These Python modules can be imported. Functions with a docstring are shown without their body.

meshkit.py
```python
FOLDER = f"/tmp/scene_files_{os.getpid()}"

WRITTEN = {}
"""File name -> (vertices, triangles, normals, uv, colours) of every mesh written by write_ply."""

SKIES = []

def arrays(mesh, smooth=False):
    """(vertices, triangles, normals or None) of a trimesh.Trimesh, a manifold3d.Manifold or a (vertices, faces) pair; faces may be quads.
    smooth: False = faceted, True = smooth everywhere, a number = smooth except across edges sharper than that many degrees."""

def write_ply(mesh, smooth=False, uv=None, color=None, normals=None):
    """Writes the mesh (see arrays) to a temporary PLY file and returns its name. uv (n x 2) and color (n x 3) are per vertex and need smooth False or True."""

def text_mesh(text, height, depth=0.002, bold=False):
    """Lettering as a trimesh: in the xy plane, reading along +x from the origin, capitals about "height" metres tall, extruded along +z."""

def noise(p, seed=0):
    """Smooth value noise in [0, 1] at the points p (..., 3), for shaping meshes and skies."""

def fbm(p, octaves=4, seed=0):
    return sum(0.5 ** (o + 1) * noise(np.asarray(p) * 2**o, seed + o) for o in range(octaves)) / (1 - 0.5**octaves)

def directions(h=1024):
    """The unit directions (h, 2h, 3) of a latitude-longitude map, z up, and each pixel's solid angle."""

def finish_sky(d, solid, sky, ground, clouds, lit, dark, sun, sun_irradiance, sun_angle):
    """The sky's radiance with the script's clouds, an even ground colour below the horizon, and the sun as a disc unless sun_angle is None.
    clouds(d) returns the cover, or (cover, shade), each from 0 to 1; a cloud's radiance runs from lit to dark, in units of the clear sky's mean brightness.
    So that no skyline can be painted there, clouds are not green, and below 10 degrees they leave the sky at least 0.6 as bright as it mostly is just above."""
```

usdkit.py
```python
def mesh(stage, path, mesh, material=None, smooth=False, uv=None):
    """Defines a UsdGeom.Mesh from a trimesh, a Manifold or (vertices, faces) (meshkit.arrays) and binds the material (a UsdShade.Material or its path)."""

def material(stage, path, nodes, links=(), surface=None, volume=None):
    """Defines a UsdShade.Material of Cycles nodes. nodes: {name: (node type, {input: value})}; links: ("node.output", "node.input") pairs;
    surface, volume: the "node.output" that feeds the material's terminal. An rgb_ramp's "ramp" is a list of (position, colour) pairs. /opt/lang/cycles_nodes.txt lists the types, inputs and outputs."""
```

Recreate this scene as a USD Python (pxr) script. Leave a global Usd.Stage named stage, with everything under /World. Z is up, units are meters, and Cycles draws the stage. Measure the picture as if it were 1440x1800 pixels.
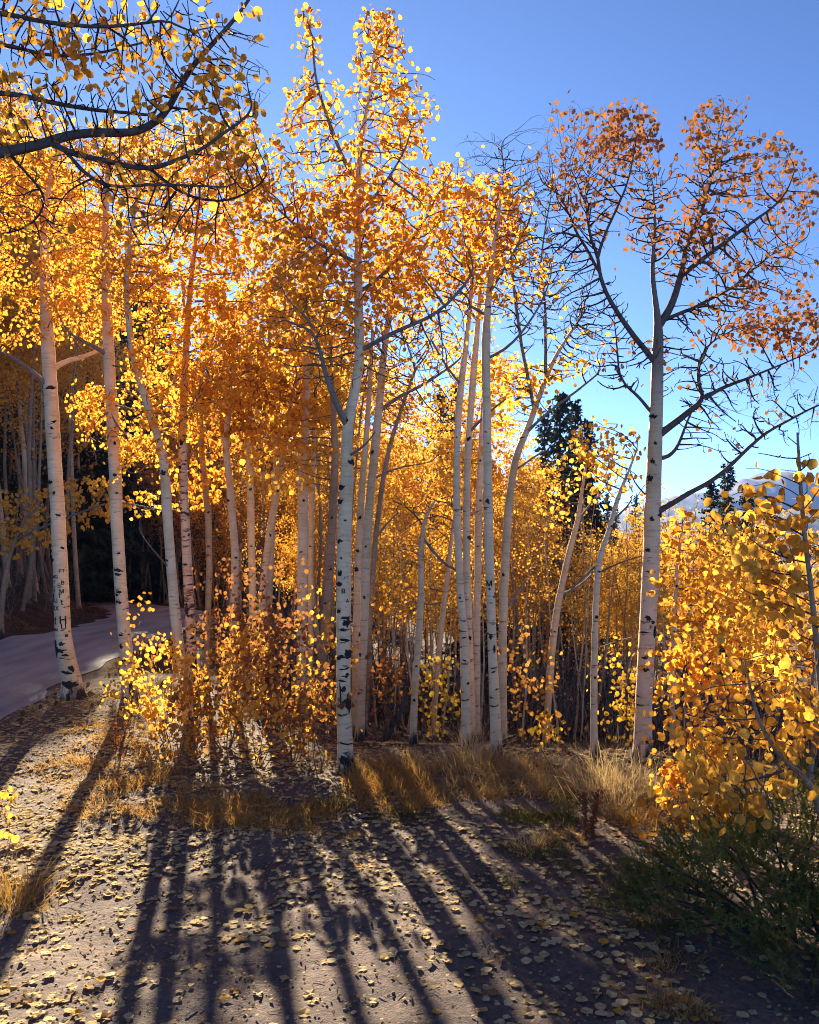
import math, sys
import numpy as np, trimesh, usdkit, meshkit
from scipy.spatial import cKDTree
from pxr import Gf, Sdf, Usd, UsdGeom, UsdLux, UsdShade, Vt

stage = Usd.Stage.CreateInMemory()
UsdGeom.SetStageUpAxis(stage, 'Z'); UsdGeom.SetStageMetersPerUnit(stage, 1.0)
WORLD = UsdGeom.Xform.Define(stage, '/World')
stage.SetDefaultPrim(WORLD.GetPrim())
UsdGeom.Scope.Define(stage, '/World/Looks')

# ------------------------------------------------------------------ camera, sky, sun, exposure
F = 1544.0                      # focal length in pixels of the 1440 x 1800 photograph
EYE = np.array([0.0, 0.0, 1.6])
PITCH = math.radians(1.0)
EXPOSURE = 2.5
SUN_AZ = -0.236                 # atan2(x, y) of the direction towards the sun
SUN_EL = math.radians(19.0)
SUN_INT = 1.08
SKY_STRENGTH = 0.06

cam = UsdGeom.Camera.Define(stage, '/World/camera')
cam.CreateHorizontalApertureAttr(36.0); cam.CreateVerticalApertureAttr(45.0)
cam.CreateFocalLengthAttr(36.0 * F / 1440.0)
cam.CreateClippingRangeAttr(Gf.Vec2f(0.05, 20000))
cam.CreateExposureAttr(EXPOSURE)
cam.AddTranslateOp().Set(Gf.Vec3d(*EYE)); cam.AddRotateXOp().Set(90 + math.degrees(PITCH))

usdkit.material(stage, '/World/Looks/sky_look', {
    's': ('sky_texture', {'sky_type': 'single_scattering', 'sun_disc': False, 'sun_elevation': SUN_EL, 'sun_rotation': SUN_AZ,
                          'altitude': 3000.0, 'air_density': 0.34, 'aerosol_density': 0.06, 'ozone_density': 4.5}),
    'b': ('background_shader', {'strength': SKY_STRENGTH})}, [('s.color', 'b.color')], surface='b.background')
dome = UsdLux.DomeLight.Define(stage, '/World/sky')
UsdShade.MaterialBindingAPI.Apply(dome.GetPrim()).Bind(UsdShade.Material.Get(stage, '/World/Looks/sky_look'))
dome.GetPrim().SetCustomDataByKey('kind', 'structure')
sun = UsdLux.DistantLight.Define(stage, '/World/sun')
sun.CreateIntensityAttr(SUN_INT); sun.CreateAngleAttr(0.5); sun.CreateNormalizeAttr(True)
sun.CreateColorAttr(Gf.Vec3f(1.0, 0.84, 0.62))
sun.AddRotateZOp().Set(-math.degrees(SUN_AZ)); sun.AddRotateXOp().Set(90 - math.degrees(SUN_EL) + 0.0)
# a light shines along -z: rotating by (90 - el) about x points -z at -(el) below the horizon on the +y side, so turn it round
sun.ClearXformOpOrder()
d_sun = np.array([math.sin(SUN_AZ) * math.cos(SUN_EL), math.cos(SUN_AZ) * math.cos(SUN_EL), math.sin(SUN_EL)])
zx = d_sun; xx = np.cross([0, 0, 1.0], zx); xx /= np.linalg.norm(xx); yx = np.cross(zx, xx)
m4 = Gf.Matrix4d(*xx, 0, *yx, 0, *zx, 0, 0, 0, 30, 1)
sun.AddTransformOp().Set(m4)

# ------------------------------------------------------------------ helpers
rng = np.random.default_rng(11)
_used = {}


def numbered(parent, name):
    k = (parent, name); n = _used.get(k, 0); _used[k] = n + 1
    return name if n == 0 else f'{name}_{n:03d}'


def tag(prim, label=None, cat=None, group=None, kind=None):
    for k, v in (('label', label), ('category', cat), ('group', group), ('kind', kind)):
        if v:
            prim.SetCustomDataByKey(k, v)
    return prim


def obj(name, mesh, mat, parent='/World', smooth=False, **kw):
    path = f'{parent}/{numbered(parent, name)}'
    m = usdkit.mesh(stage, path, mesh, f'/World/Looks/{mat}', smooth=smooth)
    m.CreateDoubleSidedAttr(True)
    tag(m.GetPrim(), **kw)
    return path


def thing(name, loc=(0, 0, 0), rotz=0.0, **kw):
    path = f'/World/{numbered("/World", name)}'
    x = UsdGeom.Xform.Define(stage, path)
    x.AddTranslateOp().Set(Gf.Vec3d(*map(float, loc)))
    if rotz:
        x.AddRotateZOp().Set(math.degrees(rotz))
    tag(x.GetPrim(), **kw)
    return path


def class_prim(name):
    path = f'/World/{name}'
    stage.CreateClassPrim(path).SetTypeName('Xform')
    return path


def instance(cls, name, loc, rotz, scale, lean=(0, 0), **kw):
    path = f'/World/{numbered("/World", name)}'
    x = UsdGeom.Xform.Define(stage, path)
    x.AddTranslateOp().Set(Gf.Vec3d(*map(float, loc)))
    x.AddRotateXYZOp().Set(Gf.Vec3f(float(lean[0]), float(lean[1]), math.degrees(rotz)))
    x.AddScaleOp().Set(Gf.Vec3f(*[float(s) for s in (scale if np.ndim(scale) else (scale,) * 3)]))
    p = x.GetPrim()
    p.GetReferences().AddInternalReference(cls); p.SetInstanceable(True)
    tag(p, **kw)
    return path


def P(px, py, Y):
    """The point at distance Y in front of the camera that the photograph shows at pixel (px, py)."""
    dx, dz = (px - 720) / F, (900 - py) / F
    d = np.array([dx, math.cos(PITCH) - dz * math.sin(PITCH), math.sin(PITCH) + dz * math.cos(PITCH)])
    return EYE + d * (Y / d[1])


def sstep(a, b, x):
    t = np.clip((np.asarray(x, float) - a) / (b - a), 0, 1)
    return t * t * (3 - 2 * t)


# ------------------------------------------------------------------ terrain
def road_mid(y):
    return -4.62 - 0.022 * np.maximum(0, np.asarray(y, float) - 13) ** 2


ROAD_HALF = 1.14


def terrain(x, y):
    x = np.asarray(x, float); y = np.asarray(y, float)
    edge = np.interp(x, [-3, -1.5, -0.3, 1, 2.2, 4], [8.6, 7.6, 6.6, 6.3, 6.2, 5.0])
    right_of_road = x - (road_mid(y) + ROAD_HALF + 0.5)
    s = np.maximum(0, y - edge)
    drop = -2.7 * (1 - np.exp(-s * 0.085)) - 0.02 * np.clip(s, 0, 60)
    w = sstep(0.2, 3.0, right_of_road)
    drop = drop * w - 0.055 * (np.clip(y, 13, 40) - 13) * (1 - w)
    side = -0.16 * np.maximum(0, x - 3.2) * sstep(2, 6, y)
    side = np.maximum(side, -4.0)
    left = (road_mid(np.minimum(y, 45)) - ROAD_HALF - 0.55) - x
    hill = 0.55 * np.maximum(0, left) * sstep(1, 6, y); hill = 22 * (1 - np.exp(-hill / 22))
    back = 16 * sstep(34, 120, y) * sstep(30, -30, x - 0.10 * y)
    far = -26 * sstep(60, 400, np.hypot(x, y)) * sstep(-0.3, 0.3, (x - 0.1 * y) / (np.abs(y) + 1))
    return drop + side + hill + back + far


def ground_z(x, y):
    x = np.asarray(x, float); y = np.asarray(y, float)
    p = np.stack([x, y, 0 * x], -1)
    off_road = sstep(ROAD_HALF - 0.1, ROAD_HALF + 0.35, np.abs(x - road_mid(y)))
    bump = (meshkit.fbm(p * 1.3, 3, 3) - 0.5) * 0.10 + (meshkit.fbm(p * 7, 3, 8) - 0.5) * 0.035
    grow = 1 + 5 * sstep(10, 40, np.hypot(x, y)) * meshkit.noise(p * 0.15, 5)
    return terrain(x, y) + (bump * grow - 0.012) * off_road - 0.012 * (1 - off_road)


def axis_grid(fine0, fine1, step, end0, end1, ratio):
    a = list(np.arange(fine0, fine1 + 1e-6, step)); s = step
    while a[-1] < end1:
        s *= ratio; a.append(a[-1] + s)
    s = step; b = []
    x = fine0
    while x > end0:
        s *= ratio; x -= s; b.append(x)
    return np.array(b[::-1] + a)


def grid_mesh(X, Y, Z):
    n, m = X.shape
    v = np.stack([X, Y, Z], -1).reshape(-1, 3)
    i, j = np.meshgrid(np.arange(n - 1), np.arange(m - 1), indexing='ij')
    a = (i * m + j).ravel(); b = a + 1; c = a + m + 1; d = a + m
    return v, np.vstack([np.stack([a, d, c], 1), np.stack([a, c, b], 1)])


# ------------------------------------------------------------------ materials
def mat(name, nodes, links, surface='p.BSDF', volume=None):
    usdkit.material(stage, f'/World/Looks/{name}', nodes, links, surface=surface, volume=volume)


def leaf_mat(name, ramp, trans=0.5, tint=(1.0, 0.92, 0.6), gloss=0.02, patch=0.0):
    mat(name, {
        'g': ('geometry', {}), 'o': ('object_info', {}), 'add': ('math', {'math_type': 'add'}), 'fr': ('math', {'math_type': 'fraction'}),
        'r': ('rgb_ramp', {'ramp': ramp}), 'tc': ('texture_coordinate', {}), 'n': ('noise_texture', {'scale': 60.0, 'detail': 3.0}),
        'nm': ('map_range', {'from_min': 0.3, 'from_max': 0.7, 'to_min': 0.70, 'to_max': 1.15}),
        'mul': ('vector_math', {'math_type': 'scale'}),
        'tm': ('vector_math', {'math_type': 'multiply', 'vector2': tint}),
        'pn': ('noise_texture', {'scale': patch or 1.0, 'detail': 3.0}), 'pa': ('math', {'math_type': 'multiply_add', 'value2': 0.25 if patch else 1.0}), 'pm': ('map_range', {'from_min': 0.3, 'from_max': 0.7, 'to_min': 0.0, 'to_max': 0.75 if patch else 0.0}),
        'd': ('diffuse_bsdf', {}), 't': ('translucent_bsdf', {}), 'm': ('mix_closure', {'fac': trans}),
        'gl': ('glossy_bsdf', {'roughness': 0.75, 'color': (0.8, 0.8, 0.8)}), 'm2': ('mix_closure', {'fac': gloss})},
        [('g.random_per_island', 'add.value1'), ('o.random', 'add.value2'), ('add.value', 'fr.value1'), ('fr.value', 'pa.value1'), ('tc.object', 'pn.vector'), ('pn.fac', 'pm.value'), ('pm.result', 'pa.value3'), ('pa.value', 'r.fac'),
         ('tc.object', 'n.vector'), ('n.fac', 'nm.value'), ('r.color', 'mul.vector1'), ('nm.result', 'mul.scale'),
         ('mul.vector', 'd.color'), ('mul.vector', 'tm.vector1'), ('tm.vector', 't.color'),
         ('d.BSDF', 'm.closure1'), ('t.BSDF', 'm.closure2'), ('m.closure', 'm2.closure1'), ('gl.BSDF', 'm2.closure2')], surface='m2.closure')


leaf_mat('leaf_gold', [(0, (0.90, 0.55, 0.085)), (0.35, (0.88, 0.50, 0.075)), (0.7, (0.84, 0.44, 0.065)), (0.92, (0.72, 0.36, 0.05)), (1, (0.45, 0.19, 0.04))], 0.55, (1, 0.95, 0.7))
leaf_mat('leaf_yellow', [(0, (0.92, 0.58, 0.10)), (0.5, (0.90, 0.51, 0.08)), (0.88, (0.85, 0.45, 0.065)), (1, (0.58, 0.28, 0.04))], 0.55, (1, 0.95, 0.7))
leaf_mat('leaf_orange', [(0, (0.52, 0.25, 0.10)), (0.3, (0.34, 0.15, 0.09)), (1, (0.20, 0.085, 0.08))], 0.25)
leaf_mat('leaf_russet', [(0, (0.88, 0.60, 0.08)), (0.4, (0.84, 0.52, 0.07)), (0.55, (0.62, 0.33, 0.07)), (0.75, (0.38, 0.17, 0.06)), (1, (0.22, 0.10, 0.05))], 0.5)
leaf_mat('leaf_amber', [(0, (0.92, 0.54, 0.08)), (0.45, (0.88, 0.46, 0.06)), (0.8, (0.80, 0.38, 0.05)), (0.93, (0.62, 0.26, 0.04)), (1, (0.38, 0.15, 0.04))], 0.55, (1, 0.95, 0.7))
leaf_mat('leaf_brown', [(0, (0.45, 0.27, 0.08)), (0.3, (0.28, 0.15, 0.06)), (0.7, (0.17, 0.09, 0.05)), (1, (0.10, 0.06, 0.04))], 0.4)
leaf_mat('leaf_fallen', [(0, (0.72, 0.58, 0.32)), (0.4, (0.64, 0.49, 0.24)), (0.7, (0.55, 0.39, 0.16)), (0.82, (0.36, 0.22, 0.09)), (0.92, (0.24, 0.13, 0.06)), (0.95, (0.72, 0.42, 0.06)), (1, (0.66, 0.30, 0.04))], 0.2, gloss=0.02)
leaf_mat('leaf_green', [(0, (0.07, 0.10, 0.03)), (0.45, (0.13, 0.165, 0.04)), (0.75, (0.28, 0.27, 0.07)), (0.92, (0.38, 0.31, 0.09)), (1, (0.2, 0.12, 0.05))], 0.3, gloss=0.02, patch=9.0)
leaf_mat('needle_dark', [(0, (0.036, 0.055, 0.036)), (0.6, (0.055, 0.075, 0.042)), (1, (0.09, 0.09, 0.05))], 0.15, gloss=0.02)
leaf_mat('grass_gold', [(0, (0.66, 0.48, 0.20)), (0.4, (0.58, 0.37, 0.12)), (0.75, (0.46, 0.25, 0.07)), (1, (0.28, 0.22, 0.07))], 0.4)
leaf_mat('grass_pale', [(0, (0.80, 0.66, 0.42)), (0.5, (0.70, 0.54, 0.30)), (1, (0.48, 0.33, 0.15))], 0.4)
leaf_mat('grass_green', [(0, (0.24, 0.22, 0.05)), (0.5, (0.16, 0.15, 0.04)), (1, (0.40, 0.26, 0.08))], 0.4)
leaf_mat('stalk_rust', [(0, (0.40, 0.14, 0.03)), (0.6, (0.28, 0.09, 0.03)), (1, (0.45, 0.22, 0.08))], 0.3)


def bark_mat(name, light, mid, dark, base_h=0.5, scar=0.62, upper=(50.0, 51.0)):
    """Pale aspen bark: fine horizontal lenticels, dark scars, and a black furrowed foot."""
    mat(name, {
        'tc': ('texture_coordinate', {}), 'oi': ('object_info', {}),
        'mp': ('mapping', {'scale': (7.0, 7.0, 55.0)}), 'mp2': ('mapping', {'scale': (9.0, 9.0, 42.0)}), 'mp3': ('mapping', {'scale': (14.0, 14.0, 4.0)}),
        'n1': ('noise_texture', {'scale': 1.0, 'detail': 4.0, 'roughness': 0.6}),
        'n2': ('noise_texture', {'scale': 1.0, 'detail': 5.0, 'roughness': 0.65, 'distortion': 0.4}),
        'n3': ('noise_texture', {'scale': 1.0, 'detail': 6.0, 'roughness': 0.7}),
        'nb': ('noise_texture', {'scale': 3.5, 'detail': 5.0, 'roughness': 0.6}),
        'r1': ('rgb_ramp', {'ramp': [(0.30, mid), (0.46, light), (0.75, light)]}),
        'rb': ('rgb_ramp', {'ramp': [(0.33, (0.66, 0.62, 0.50)), (0.62, (1.0, 1.0, 1.0))]}),
        'tint': ('mix', {'mix_type': 'multiply', 'fac': 0.8}),
        'sx': ('separate_xyz', {}),
        'hf': ('map_range', {'from_min': 0.0, 'from_max': base_h, 'to_min': 0.46, 'to_max': 0.0, 'clamp': True}),
        'hf2': ('map_range', {'from_min': 0.0, 'from_max': base_h * 5, 'to_min': 0.055, 'to_max': 0.0, 'clamp': True}),
        's1': ('math', {'math_type': 'add'}), 's2': ('math', {'math_type': 'add'}), 's4': ('math', {'math_type': 'add'}),
        'sc': ('map_range', {'from_min': scar, 'from_max': scar + 0.045, 'to_min': 0.0, 'to_max': 1.0, 'clamp': True}),
        'fm': ('map_range', {'from_min': 0.40, 'from_max': 0.62, 'to_min': 0.0, 'to_max': 1.0, 'clamp': True}),
        'fa': ('math', {'math_type': 'add'}), 'fa2': ('map_range', {'from_min': 0.78, 'from_max': 0.95, 'to_min': 0.0, 'to_max': 1.0, 'clamp': True}),
        'mx': ('math', {'math_type': 'maximum'}),
        'c': ('mix', {'mix_type': 'mix', 'color2': dark}),
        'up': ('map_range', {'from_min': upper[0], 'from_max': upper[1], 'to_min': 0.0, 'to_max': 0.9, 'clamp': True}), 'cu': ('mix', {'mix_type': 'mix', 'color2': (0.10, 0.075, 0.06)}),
        'bh': ('math', {'math_type': 'multiply_add', 'value2': 0.5}),
        'b': ('bump', {'strength': 0.5, 'distance': 0.012}),
        'p': ('principled_bsdf', {'roughness': 0.72, 'specular_ior_level': 0.3})},
        [('tc.object', 'mp.vector'), ('tc.object', 'mp2.vector'), ('tc.object', 'mp3.vector'), ('tc.object', 'nb.vector'),
         ('mp.vector', 'n1.vector'), ('mp2.vector', 'n2.vector'), ('mp3.vector', 'n3.vector'), ('tc.object', 'sx.vector'),
         ('n1.fac', 'r1.fac'), ('nb.fac', 'rb.fac'), ('r1.color', 'tint.color1'), ('rb.color', 'tint.color2'),
         ('sx.z', 'hf.value'), ('sx.z', 'hf2.value'), ('n2.fac', 's1.value1'), ('hf2.result', 's1.value2'), ('s1.value', 'sc.value'),
         ('n3.fac', 'fa.value1'), ('hf.result', 'fa.value2'), ('fa.value', 'fa2.value'), ('sc.result', 'mx.value1'), ('fa2.result', 'mx.value2'),
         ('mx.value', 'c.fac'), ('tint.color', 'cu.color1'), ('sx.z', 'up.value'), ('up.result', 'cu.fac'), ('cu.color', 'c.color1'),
         ('n3.fac', 'bh.value1'), ('n1.fac', 'bh.value3'), ('bh.value', 'b.height'), ('b.normal', 'p.normal'), ('c.color', 'p.base_color')])


bark_mat('bark_white', (0.72, 0.50, 0.28), (0.50, 0.34, 0.185), (0.022, 0.017, 0.014), 0.34, 0.64)
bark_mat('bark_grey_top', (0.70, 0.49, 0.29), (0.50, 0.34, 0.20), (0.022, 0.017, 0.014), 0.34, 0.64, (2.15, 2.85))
bark_mat('bark_cream', (0.62, 0.42, 0.225), (0.41, 0.275, 0.14), (0.03, 0.022, 0.017), 0.3, 0.655)
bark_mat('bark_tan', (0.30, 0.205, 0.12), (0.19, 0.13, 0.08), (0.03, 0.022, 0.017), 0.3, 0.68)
bark_mat('bark_peeled', (0.60, 0.38, 0.22), (0.36, 0.18, 0.10), (0.035, 0.022, 0.018), 0.9, 0.58)


def plain(name, color, rough=0.8, scale=25.0, vary=0.35, bump=0.3):
    c = np.array(color)
    mat(name, {'tc': ('texture_coordinate', {}), 'n': ('noise_texture', {'scale': scale, 'detail': 4.0}),
               'r': ('rgb_ramp', {'ramp': [(0.25, tuple(c * (1 - vary))), (0.75, tuple(c * (1 + vary)))]}),
               'b': ('bump', {'strength': bump, 'distance': 0.01}), 'p': ('principled_bsdf', {'roughness': rough, 'specular_ior_level': 0.25})},
        [('tc.object', 'n.vector'), ('n.fac', 'r.fac'), ('r.color', 'p.base_color'), ('n.fac', 'b.height'), ('b.normal', 'p.normal')])


plain('twig_brown', (0.13, 0.08, 0.05))
plain('twig_dark', (0.045, 0.032, 0.028))
plain('limb_dark', (0.085, 0.062, 0.05))
plain('twig_grey', (0.17, 0.135, 0.10))
plain('scar_black', (0.022, 0.017, 0.015), 0.9, 60, 0.5)
plain('conifer_bark', (0.07, 0.05, 0.035))
plain('mountain_rock', (0.022, 0.034, 0.05), 0.9, 0.02, 0.5, 0.0)

# soil of the clearing, litter under the trees
mat('soil', {
    'g': ('geometry', {}), 'n1': ('noise_texture', {'scale': 1.1, 'detail': 4.0}), 'n2': ('noise_texture', {'scale': 38.0, 'detail': 5.0, 'roughness': 0.7}),
    'v': ('noise_texture', {'scale': 12.0, 'detail': 6.0, 'roughness': 0.75}), 'n4': ('noise_texture', {'scale': 150.0, 'detail': 4.0, 'roughness': 0.7}),
    'r1': ('rgb_ramp', {'ramp': [(0.3, (0.105, 0.078, 0.072)), (0.55, (0.16, 0.12, 0.10)), (0.75, (0.25, 0.185, 0.14))]}),
    'r2': ('rgb_ramp', {'ramp': [(0.25, (0.45, 0.45, 0.45)), (0.5, (1, 1, 1)), (0.72, (1.5, 1.42, 1.3))]}),
    'm': ('mix', {'mix_type': 'multiply', 'fac': 0.9}),
    'n3': ('noise_texture', {'scale': 0.35, 'detail': 3.0}),
    'ad': ('math', {'math_type': 'multiply_add', 'value2': 0.6}), 'ad2': ('math', {'math_type': 'multiply_add', 'value2': 0.5}),
    'b': ('bump', {'strength': 0.7, 'distance': 0.02}), 'p': ('principled_bsdf', {'roughness': 0.92, 'specular_ior_level': 0.2})},
    [('g.position', 'n1.vector'), ('g.position', 'n2.vector'), ('g.position', 'v.vector'), ('g.position', 'n4.vector'), ('n1.fac', 'r1.fac'), ('n2.fac', 'r2.fac'),
     ('r1.color', 'm.color1'), ('r2.color', 'm.color2'), ('m.color', 'p.base_color'), ('n2.fac', 'ad.value1'), ('v.fac', 'ad.value3'),
     ('n4.fac', 'ad2.value1'), ('ad.value', 'ad2.value3'), ('ad2.value', 'b.height'), ('b.normal', 'p.normal')])
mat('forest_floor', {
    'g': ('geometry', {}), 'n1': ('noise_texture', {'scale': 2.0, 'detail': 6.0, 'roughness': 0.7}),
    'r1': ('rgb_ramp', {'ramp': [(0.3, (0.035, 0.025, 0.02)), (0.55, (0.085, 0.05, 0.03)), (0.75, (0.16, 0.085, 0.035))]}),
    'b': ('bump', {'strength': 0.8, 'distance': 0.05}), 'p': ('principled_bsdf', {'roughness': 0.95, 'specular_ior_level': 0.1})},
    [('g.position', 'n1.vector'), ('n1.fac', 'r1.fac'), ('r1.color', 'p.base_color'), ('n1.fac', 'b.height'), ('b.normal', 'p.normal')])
mat('gravel_road', {
    'g': ('geometry', {}), 'mp': ('mapping', {'scale': (2.6, 0.5, 1.0)}), 'n1': ('noise_texture', {'scale': 1.0, 'detail': 5.0}), 'n2': ('noise_texture', {'scale': 90.0, 'detail': 3.0}),
    'r1': ('rgb_ramp', {'ramp': [(0.28, (0.20, 0.185, 0.175)), (0.5, (0.34, 0.32, 0.30)), (0.72, (0.46, 0.43, 0.39))]}),
    'r2': ('rgb_ramp', {'ramp': [(0.3, (0.75, 0.75, 0.75)), (0.7, (1.2, 1.2, 1.2))]}), 'm': ('mix', {'mix_type': 'multiply', 'fac': 0.8}),
    'b': ('bump', {'strength': 0.5, 'distance': 0.01}), 'p': ('principled_bsdf', {'roughness': 0.85, 'specular_ior_level': 0.25})},
    [('g.position', 'mp.vector'), ('mp.vector', 'n1.vector'), ('g.position', 'n2.vector'), ('n1.fac', 'r1.fac'), ('n2.fac', 'r2.fac'),
     ('r1.color', 'm.color1'), ('r2.color', 'm.color2'), ('m.color', 'p.base_color'), ('n2.fac', 'b.height'), ('b.normal', 'p.normal')])

# ------------------------------------------------------------------ ground, road, mountain
gx = axis_grid(-4.5, 3.6, 0.045, -2600, 2600, 1.10)
gy = axis_grid(2.0, 8.0, 0.045, -400, 2600, 1.07)
GX, GY = np.meshgrid(gx, gy, indexing='ij')
GZ = ground_z(GX, GY)
gv, gf = grid_mesh(GX, GY, GZ)
cent = gv[gf].mean(1)
edge_n = 0.5 * (meshkit.noise(np.stack([cent[:, 0] * 1.5, cent[:, 1] * 1.5, 0 * cent[:, 0]], -1), 2) - 0.5)
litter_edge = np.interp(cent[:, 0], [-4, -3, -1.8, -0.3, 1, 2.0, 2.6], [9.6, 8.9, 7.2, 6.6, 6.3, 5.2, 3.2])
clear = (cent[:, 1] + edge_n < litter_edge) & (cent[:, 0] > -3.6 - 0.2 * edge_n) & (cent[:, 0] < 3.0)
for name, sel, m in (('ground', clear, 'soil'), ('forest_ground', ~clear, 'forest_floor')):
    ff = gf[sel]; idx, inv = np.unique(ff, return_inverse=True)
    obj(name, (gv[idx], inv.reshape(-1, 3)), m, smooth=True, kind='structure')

ry = np.concatenate([np.arange(-6, 20, 0.25), np.arange(20, 46, 0.5)])
ru = np.linspace(-ROAD_HALF, ROAD_HALF, 15)
RY, RU = np.meshgrid(ry, ru, indexing='ij')
wob = 0.28 * (meshkit.noise(np.stack([RY * 1.7, 0 * RY, np.sign(RU)], -1), 4) - 0.5) * (np.abs(RU) / ROAD_HALF) ** 4
RX = road_mid(RY) + RU * (1 + wob)
RZ = terrain(RX, RY) * 0 + terrain(road_mid(RY), RY) + 0.010 - 0.03 * (np.abs(RU) / ROAD_HALF) ** 3 * 0.4
obj('road', grid_mesh(RX, RY, RZ), 'gravel_road', smooth=True, kind='structure')


def mountain(name, x0, x1, y, peaks, seed):
    xs = np.linspace(x0, x1, 320); ts = np.linspace(0, 1, 48)
    X, T = np.meshgrid(xs, ts, indexing='ij')
    top = np.zeros_like(X) + 6
    for cx, h, w in peaks:
        top += h * np.exp(-np.abs((X - cx) / w) ** 1.15)
    p = np.stack([X * 0.012, T * 5, 0 * X], -1)
    top *= 0.84 + 0.32 * meshkit.fbm(p * np.array([1.6, 0, 0]), 5, seed)
    Z = -45 + (top + 45) * np.sin(T * np.pi / 2) * (0.88 + 0.30 * meshkit.fbm(p * [2.0, 0.5, 1], 5, seed + 1) * T * (1 - T) * 4)
    obj(name, grid_mesh(X, y + T * 420 + 30 * meshkit.fbm(p, 3, seed + 2), Z), 'mountain_rock', smooth=True, kind='structure')


def px_x(px, Y): return (px - 720) / F * Y
def px_z(py, Y): return P(720, py, Y)[2]


mountain('mountain', 200, 1500, 1300, [(px_x(1325, 1720), px_z(800, 1720) - 60, 130), (px_x(1480, 1720), px_z(825, 1720) - 60, 170), (px_x(1180, 1720), px_z(870, 1720) - 30, 150)], 7)
mountain('mountain_ridge', 100, 1300, 900, [(px_x(1230, 1320), px_z(862, 1320) - 40, 130), (px_x(1420, 1320), px_z(850, 1320) - 40, 130)], 17)

# ------------------------------------------------------------------ leaves, blades
def leaf_template(n, fold=0.12, petiole=False):
    """A round aspen leaf one unit across, tip along +y, in the xy plane, folded along its midrib."""
    a = np.linspace(0, 2 * np.pi, n, endpoint=False) + np.pi / 2
    r = 0.5 * (1 + 0.30 * np.maximum(0, np.sin(a)) ** 14 - 0.06 * np.maximum(0, -np.sin(a)) ** 6 + (0.03 * np.sin(a * 5 + 1) if n > 8 else 0))
    v = np.stack([r * np.cos(a) * 1.02, r * np.sin(a) * 0.96, 0 * a], -1)
    v[:, 2] = fold * np.abs(v[:, 0]) + 0.10 * v[:, 1] ** 2 + (0.05 * np.sin(a * 3 + 0.5) if n >= 8 else 0)
    if n >= 8:
        v = np.vstack([v, [0, 0, -0.02]]); f = np.array([[i, (i + 1) % n, n] for i in range(n)])
    else:
        f = np.array([[0, i, i + 1] for i in range(1, n - 1)])
    if petiole:
        k = len(v)
        v = np.vstack([v, [-0.02, -0.45, 0.02], [0.02, -0.45, 0.02], [0.0, -1.15, 0.12]])
        f = np.vstack([f, [k, k + 1, k + 2]])
    return v, f


LEAF6, LEAF8, LEAF12 = leaf_template(6), leaf_template(8), leaf_template(12, petiole=True)


def frames(normal, tip):
    n = normal / (np.linalg.norm(normal, axis=1, keepdims=True) + 1e-9)
    x = np.cross(tip, n); x /= np.linalg.norm(x, axis=1, keepdims=True) + 1e-9
    y = np.cross(n, x)
    return np.stack([x, y, n], 2)          # columns


def scatter(template, centers, R, size):
    tv, tf = template
    v = centers[:, None] + np.einsum('nij,kj->nki', R, tv) * np.asarray(size)[:, None, None]
    f = tf[None] + (np.arange(len(centers)) * len(tv))[:, None, None]
    return v.reshape(-1, 3), f.reshape(-1, 3)


def merge(parts):
    vs, fs, n = [], [], 0
    for v, f in parts:
        vs.append(v); fs.append(f + n); n += len(v)
    return np.vstack(vs), np.vstack(fs)


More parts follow.
